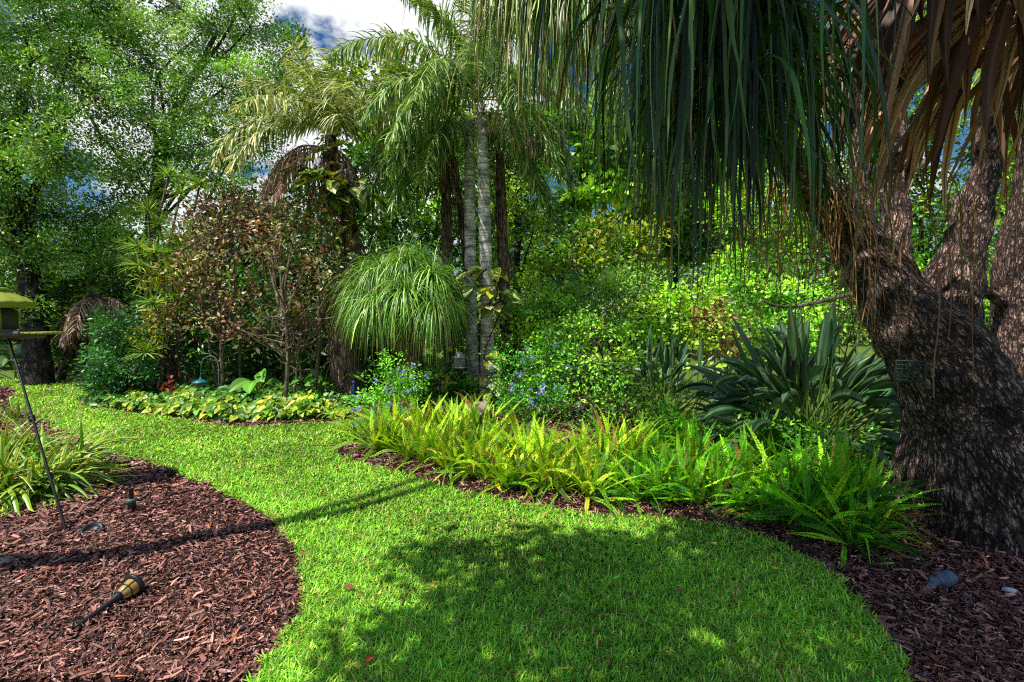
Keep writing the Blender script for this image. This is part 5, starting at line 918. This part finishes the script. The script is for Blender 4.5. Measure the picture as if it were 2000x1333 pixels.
# black cap on the ground by the pole
b0 = G(180, 1036, .03); o = part('plastic_cap', M_BLACKP, None, tuple(b0), lambda m: lathe(m, b0, [(0, -.02), (.06, -.02), (.068, -.012), (.066, .012), (.05, .016), (.045, .004), (0, .002)], 24, (.25, -.35, .8))); tag(o, 'round black plastic cap tilted in the mulch beside the leaning pole', 'cap')
b0 = G(4, 1098, .02); o = part('stone', M_ROCK, None, tuple(b0), lambda m: lathe(m, b0, [(0, -.02), (.05, -.015), (.06, .005), (.04, .018), (0, .022)], 14)); tag(o, 'flat grey stone at the left edge beside the long shadow', 'stone')

# lantern feeder on a hook pole
hb = G(939, 806, Z_BED); hz = hb[1] + .02
hk = [hb, P(925, 745, hz), P(911, 668, hz), P(906, 652, hz), P(901, 646, hz), P(896, 652, hz), P(897, 672, hz)]
r = thing('hook_pole', 'black shepherd hook pole leaning in the fern bed, holding the grey lantern feeder', 'pole', hb); part('pole', M_BLACK, r, hb, lambda m: tube(m, spline(hk, 40), .009, 8)); part('foot_bar', M_BLACK, r, hb, lambda m: tube(m, [hb + A([-.08, 0, .06]), hb + A([.08, 0, .06])], .007, 6))
lc = P(897.5, 719, hz); k_ = hz / FPX
r = thing('lantern_feeder', 'grey lantern shaped feeder with clear panes hanging from a hook', 'bird feeder', lc)
part('base', M_GREYM, r, lc, lambda m: lathe(m, lc, [(0, 0), (.115, 0), (.12, .008), (.118, .018), (.08, .024), (0, .024)], 6)); part('panes', M_GLASS, r, lc, lambda m: lathe(m, lc, [(.078, .025), (.096, 20 * k_)], 6), False); part('seed_tube', M_SEED, r, lc, lambda m: lathe(m, lc, [(.0, .024), (.03, .025), (.03, 19 * k_), (0, 19.5 * k_)], 12))
part('frame', M_GREYM, r, lc, lambda m: [tube(m, [lc + A([.079 * math.cos(a), .079 * math.sin(a), .024]), lc + A([.097 * math.cos(a), .097 * math.sin(a), 20 * k_])], .006, 5) for a in np.arange(6) * pi / 3])
part('roof', M_GREYM, r, lc, lambda m: lathe(m, lc, [(0, 20 * k_), (.135, 20 * k_), (.14, 20.8 * k_), (.075, 26 * k_), (.07, 27.5 * k_), (.03, 30 * k_), (.022, 32 * k_), (0, 32.5 * k_)], 6), False); part('hanger', M_GREYM, r, lc, lambda m: tube(m, spline([lc + A([0, 0, 31 * k_]), lc + A([.01, 0, 39 * k_]), P(897, 672, hz)], 8), .004, 6))
# teal feeder on a hook pole
hb = G(427, 783, Z_BED); hz = hb[1]; hk = [hb, P(427, 740, hz), P(426, 712, hz), P(420, 699, hz), P(409, 696, hz), P(397, 702, hz), P(392.5, 714, hz)]
r = thing('hook_pole', 'thin grey shepherd hook pole in the island bed, holding the teal feeder', 'pole', hb); part('pole', M_GREYM, r, hb, lambda m: tube(m, spline(hk, 40), .008, 8)); part('foot_bar', M_GREYM, r, hb, lambda m: tube(m, [hb + A([-.08, 0, .05]), hb + A([.08, 0, .05])], .006, 6))
lc = P(392.5, 766, hz); k_ = hz / FPX; r = thing('hopper_feeder', 'teal roofed hopper feeder hanging above the ground cover', 'bird feeder', lc)
part('tray', M_TEAL, r, lc, lambda m: (box(m, lc + A([0, 0, 1.2 * k_]), (26 * k_, 20 * k_, 2.4 * k_)), box(m, lc + A([0, 0, 4.5 * k_]), (17 * k_, 14 * k_, 4 * k_))), False); part('hopper', M_GLASS, r, lc, lambda m: box(m, lc + A([0, 0, 12 * k_]), (15 * k_, 12 * k_, 11 * k_)), False); part('seed', M_SEED, r, lc, lambda m: box(m, lc + A([0, 0, 10 * k_]), (12 * k_, 9 * k_, 7 * k_)), False)
part('roof', M_TEAL, r, lc, lambda m: lathe(m, lc, [(0, 18 * k_), (18.5 * k_, 18 * k_), (19 * k_, 19.5 * k_), (8 * k_, 23.5 * k_), (2 * k_, 25.5 * k_), (1.5 * k_, 29 * k_), (0, 29.2 * k_)], 4), False); part('side_wire', M_TEAL, r, lc, lambda m: [tube(m, [lc + A([x * 11.5 * k_, 0, 2 * k_]), lc + A([x * 11.5 * k_, 0, 18 * k_])], .008, 6) for x in (-1, 1)]); part('hanger', M_TEAL, r, lc, lambda m: tube(m, [lc + A([0, 0, 28 * k_]), P(392.5, 714, hz)], .005, 6))
# blue glazed ornament and rock
b0 = G(692, 795, Z_BED); r = thing('garden_ornament', 'dark blue glazed slender ornament beside the shaggy palm base', 'ornament', b0); kk = b0[1] / FPX; part('body', M_BLUE, r, b0, lambda m: lathe(m, b0, [(0, 0), (7 * kk, 0), (7 * kk, 6 * kk), (4 * kk, 12 * kk), (5.5 * kk, 22 * kk), (6 * kk, 32 * kk), (3.5 * kk, 40 * kk), (3 * kk, 44 * kk), (0, 45 * kk)], 18)); part('head', M_BLUE, r, b0, lambda m: lathe(m, b0 + A([0, 0, 43 * kk]), [(0, 0), (3 * kk, 1 * kk), (4.2 * kk, 4.5 * kk), (3 * kk, 8 * kk), (0, 9 * kk)], 14))
def rock(m, c, s, seed=3):
    g = np.random.default_rng(seed); nu, nv = 28, 16; u = np.arange(nu) / nu * 2 * pi; v = np.linspace(-pi / 2, pi / 2, nv); U, Vv = np.meshgrid(u, v); x, y, z = np.cos(Vv) * np.cos(U), np.cos(Vv) * np.sin(U), np.sin(Vv); f = 1 + .07 * np.sin(3 * x + 2 * y + 1) + .05 * np.sin(5 * y - 4 * z) + .04 * np.sin(7 * z + 6 * x)
    q = lambda t: np.sign(t) * np.abs(t) ** .75
    V = np.stack([q(x) * f * s[0], q(y) * f * s[1], q(z) * f * s[2]], -1).reshape(-1, 3) + c; i = np.arange(nv - 1)[:, None] * nu; j = np.arange(nu)[None]; k = (j + 1) % nu; m.add(V, [np.stack([i + j, i + k, i + nu + k, i + nu + j], -1).reshape(-1, 4)], (.3, .3, .3))
b0 = P(932, 822, 7.2); b0[2] = .055; o = part('rock', M_ROCK, None, tuple(b0), lambda m: rock(m, b0, (.25, .2, .19))); tag(o, 'rounded beige rock behind the yellow green ferns', 'rock')
# suet cage on the big trunk
cp = P(1778, 725, 3.02); r = thing('suet_cage', 'small dark green wire cage hung on the massive trunk', 'bird feeder', cp); ce = nrm(A([-.55, -.83, 0])); cr_ = A([.83, -.55, 0]); hw, hh, dp_ = .075, .066, .02
def wires(m, off):
    c = cp + ce * off
    for t in np.linspace(-1, 1, 6): tube(m, [c + cr_ * hw * t - A([0, 0, hh]), c + cr_ * hw * t + A([0, 0, hh])], .0022, 5); tube(m, [c + cr_ * hw + A([0, 0, hh * t]), c - cr_ * hw + A([0, 0, hh * t])], .0022, 5)
part('front_grid', M_CAGE, r, cp, lambda m: wires(m, dp_)); part('back_grid', M_CAGE, r, cp, lambda m: wires(m, -dp_)); part('rim', M_CAGE, r, cp, lambda m: [tube(m, [cp + ce * dp_ * s + cr_ * hw * a + A([0, 0, hh * b]), cp + ce * dp_ * s + cr_ * hw * c2 + A([0, 0, hh * d2])], .004, 6) for s in (-1, 1) for (a, b, c2, d2) in ((-1, -1, 1, -1), (1, -1, 1, 1), (1, 1, -1, 1), (-1, 1, -1, -1))])
# landscape spotlight in the dark mulch
c0 = G(1842, 1132, .062); ax = nrm(A([1.0, .25, .12])); r = thing('spotlight', 'slate blue landscape spotlight lying in the dark mulch by the big trunk', 'garden light', G(1842, 1140)); og = A(r.location)
part('housing', M_SPOT, r, og, lambda m: lathe(m, c0, [(0, -.04), (.019, -.04), (.028, -.026), (.036, -.005), (.039, .026), (.039, .060), (.036, .065), (.034, .058), (0, .056)], 22, ax)); part('fins', M_SPOT, r, og, lambda m: lathe(m, c0, sum([[(.033, x), (.044, x + .002), (.044, x + .004), (.033, x + .006)] for x in (-.02, -.008, .004)], []), 22, ax))
part('knuckle', M_SPOT, r, og, lambda m: lathe(m, c0 + A([-.06, -.01, -.005]), [(0, -.02), (.022, -.02), (.024, 0), (.022, .02), (0, .02)], 14, (.2, 1, 0))); part('bracket', M_SPOT, r, og, lambda m: box(m, c0 + A([-.09, -.02, -.035]), (.09, .03, .03), Rz(.2) @ A([[.8, 0, -.6], [0, 1, 0], [.6, 0, .8]])), False)
# wood scraps, litter and fallen leaves
for i, (px, py, l, wd, rot, lab) in enumerate([(1735, 1068, .20, .035, .15, 'longest strip of peeled wood beside the big trunk foot'), (1765, 1090, .13, .03, -.15, 'pale splintered piece of wood nearest the big trunk foot'), (1740, 1086, .10, .022, .5, 'short pale wood piece between the other scraps'), (1711, 1078, .05, .015, 1.4, 'tiny upright looking wood sliver left of the other scraps')]):
    b0 = G(px, py, .035); R = Rz(rot); n = 10; t = np.linspace(-.5, .5, n); wv = wd * (.6 + .4 * np.cos(t * 2.6)) * rng.uniform(.7, 1.1, n)
    def sc_fn(m, b0=b0, R=R, t=t, wv=wv, l=l):
        V = [];
        for zz in (-.006, .006): V.append(np.stack([t * l, -wv / 2 + rng.normal(0, .002, n), zz + .012 * np.cos(t * 3)], 1)); V.append(np.stack([t * l, wv / 2 + rng.normal(0, .002, n), zz + .012 * np.cos(t * 3)], 1))
        V = np.concatenate(V) @ R.T + b0; F = []
        for a in range(n - 1): F += [[a, a + 1, n + a + 1, n + a], [2 * n + a, 3 * n + a, 3 * n + a + 1, 2 * n + a + 1], [a, 2 * n + a, 2 * n + a + 1, a + 1], [n + a, n + a + 1, 3 * n + a + 1, 3 * n + a]]
        m.add(V, [A(F)], (.3, .2, .15))
    tag(part('wood_scrap', M_SCRAP, None, tuple(b0), sc_fn, False), lab, 'wood scrap', 'peeled wood scraps by the big trunk')
b0 = G(1972, 1154, .03); tag(part('pebble', solid_mat('white_stone', (.7, .7, .7), .7), None, tuple(b0), lambda m: rock(m, b0, (.035, .02, .014), 5)), 'small white stone in the dark mulch at the right edge', 'stone')
for i, (px, py, cl, sz, lab) in enumerate([(1401, 1063, lin(215, 215, 120), .045, 'pale yellow fallen leaf on the shaded lawn near the ferns'), (1517, 1113, lin(200, 190, 60), .05, 'yellow fallen leaf on the shaded lawn near the right mulch edge'), (725, 1283, lin(170, 70, 40), .05, 'reddish brown fallen leaf on the lawn at the bottom of the photo'), (672, 1146, lin(120, 74, 50), .07, 'long brown fallen leaf on the sunny lawn by the left mulch'), (1125, 1080, lin(150, 110, 80), .045, 'small tan fallen leaf on the lawn in the middle of the shade'), (1060, 1002, lin(190, 90, 60), .04, 'orange fallen leaf on the lawn beside the fern tips'), (845, 1140, lin(180, 90, 60), .04, 'orange brown fallen leaf on the lawn at the border of the shade'), (545, 915, lin(150, 100, 60), .05, 'brown fallen leaf on the far sunny lawn')]):
    b0 = G(px, py, .065); a = rng.uniform(0, 6.28); tag(part('fallen_leaf', M_DRY, None, tuple(b0), lambda m: leaves(m, b0[None], A([[math.cos(a), math.sin(a), .1]]), A([sz * .95]), A([sz * .6]), cl * .7, T_HEART, A([[0, -.2, 1.0]])), False), lab, 'leaf', 'fallen leaves on the lawn')
lf0 = None
for i in range(26):
    for _ in range(50):
        px, py = rng.uniform(420, 1650), rng.uniform(880, 1320); b0 = G(px, py, .055)
        if inside(lpoly2, b0[:1], b0[1:2])[0]: break
    if lf0 is None:
        lf0 = part('fallen_leaf', M_DRY, None, tuple(b0), lambda m: leaves(m, b0[None], A([[1, .2, .1]]), A([.032]), A([.018]), lin(150, 100, 66) * .5, T_HEART, A([[.2, -.2, 1.0]])), False); o = tag(lf0, 'tiny brown leaf scrap scattered on the lawn', 'leaf', 'tiny leaf scraps on the lawn')
    else: o = lf0.copy(); COL.objects.link(o)
    o.location = tuple(b0); o.rotation_euler = (rng.normal(0, .4), rng.normal(0, .4), rng.uniform(0, 6.28)); o.scale = (rng.uniform(.6, 1.3),) * 3
print('VERTS', sum(len(m.vertices) for m in bpy.data.meshes))
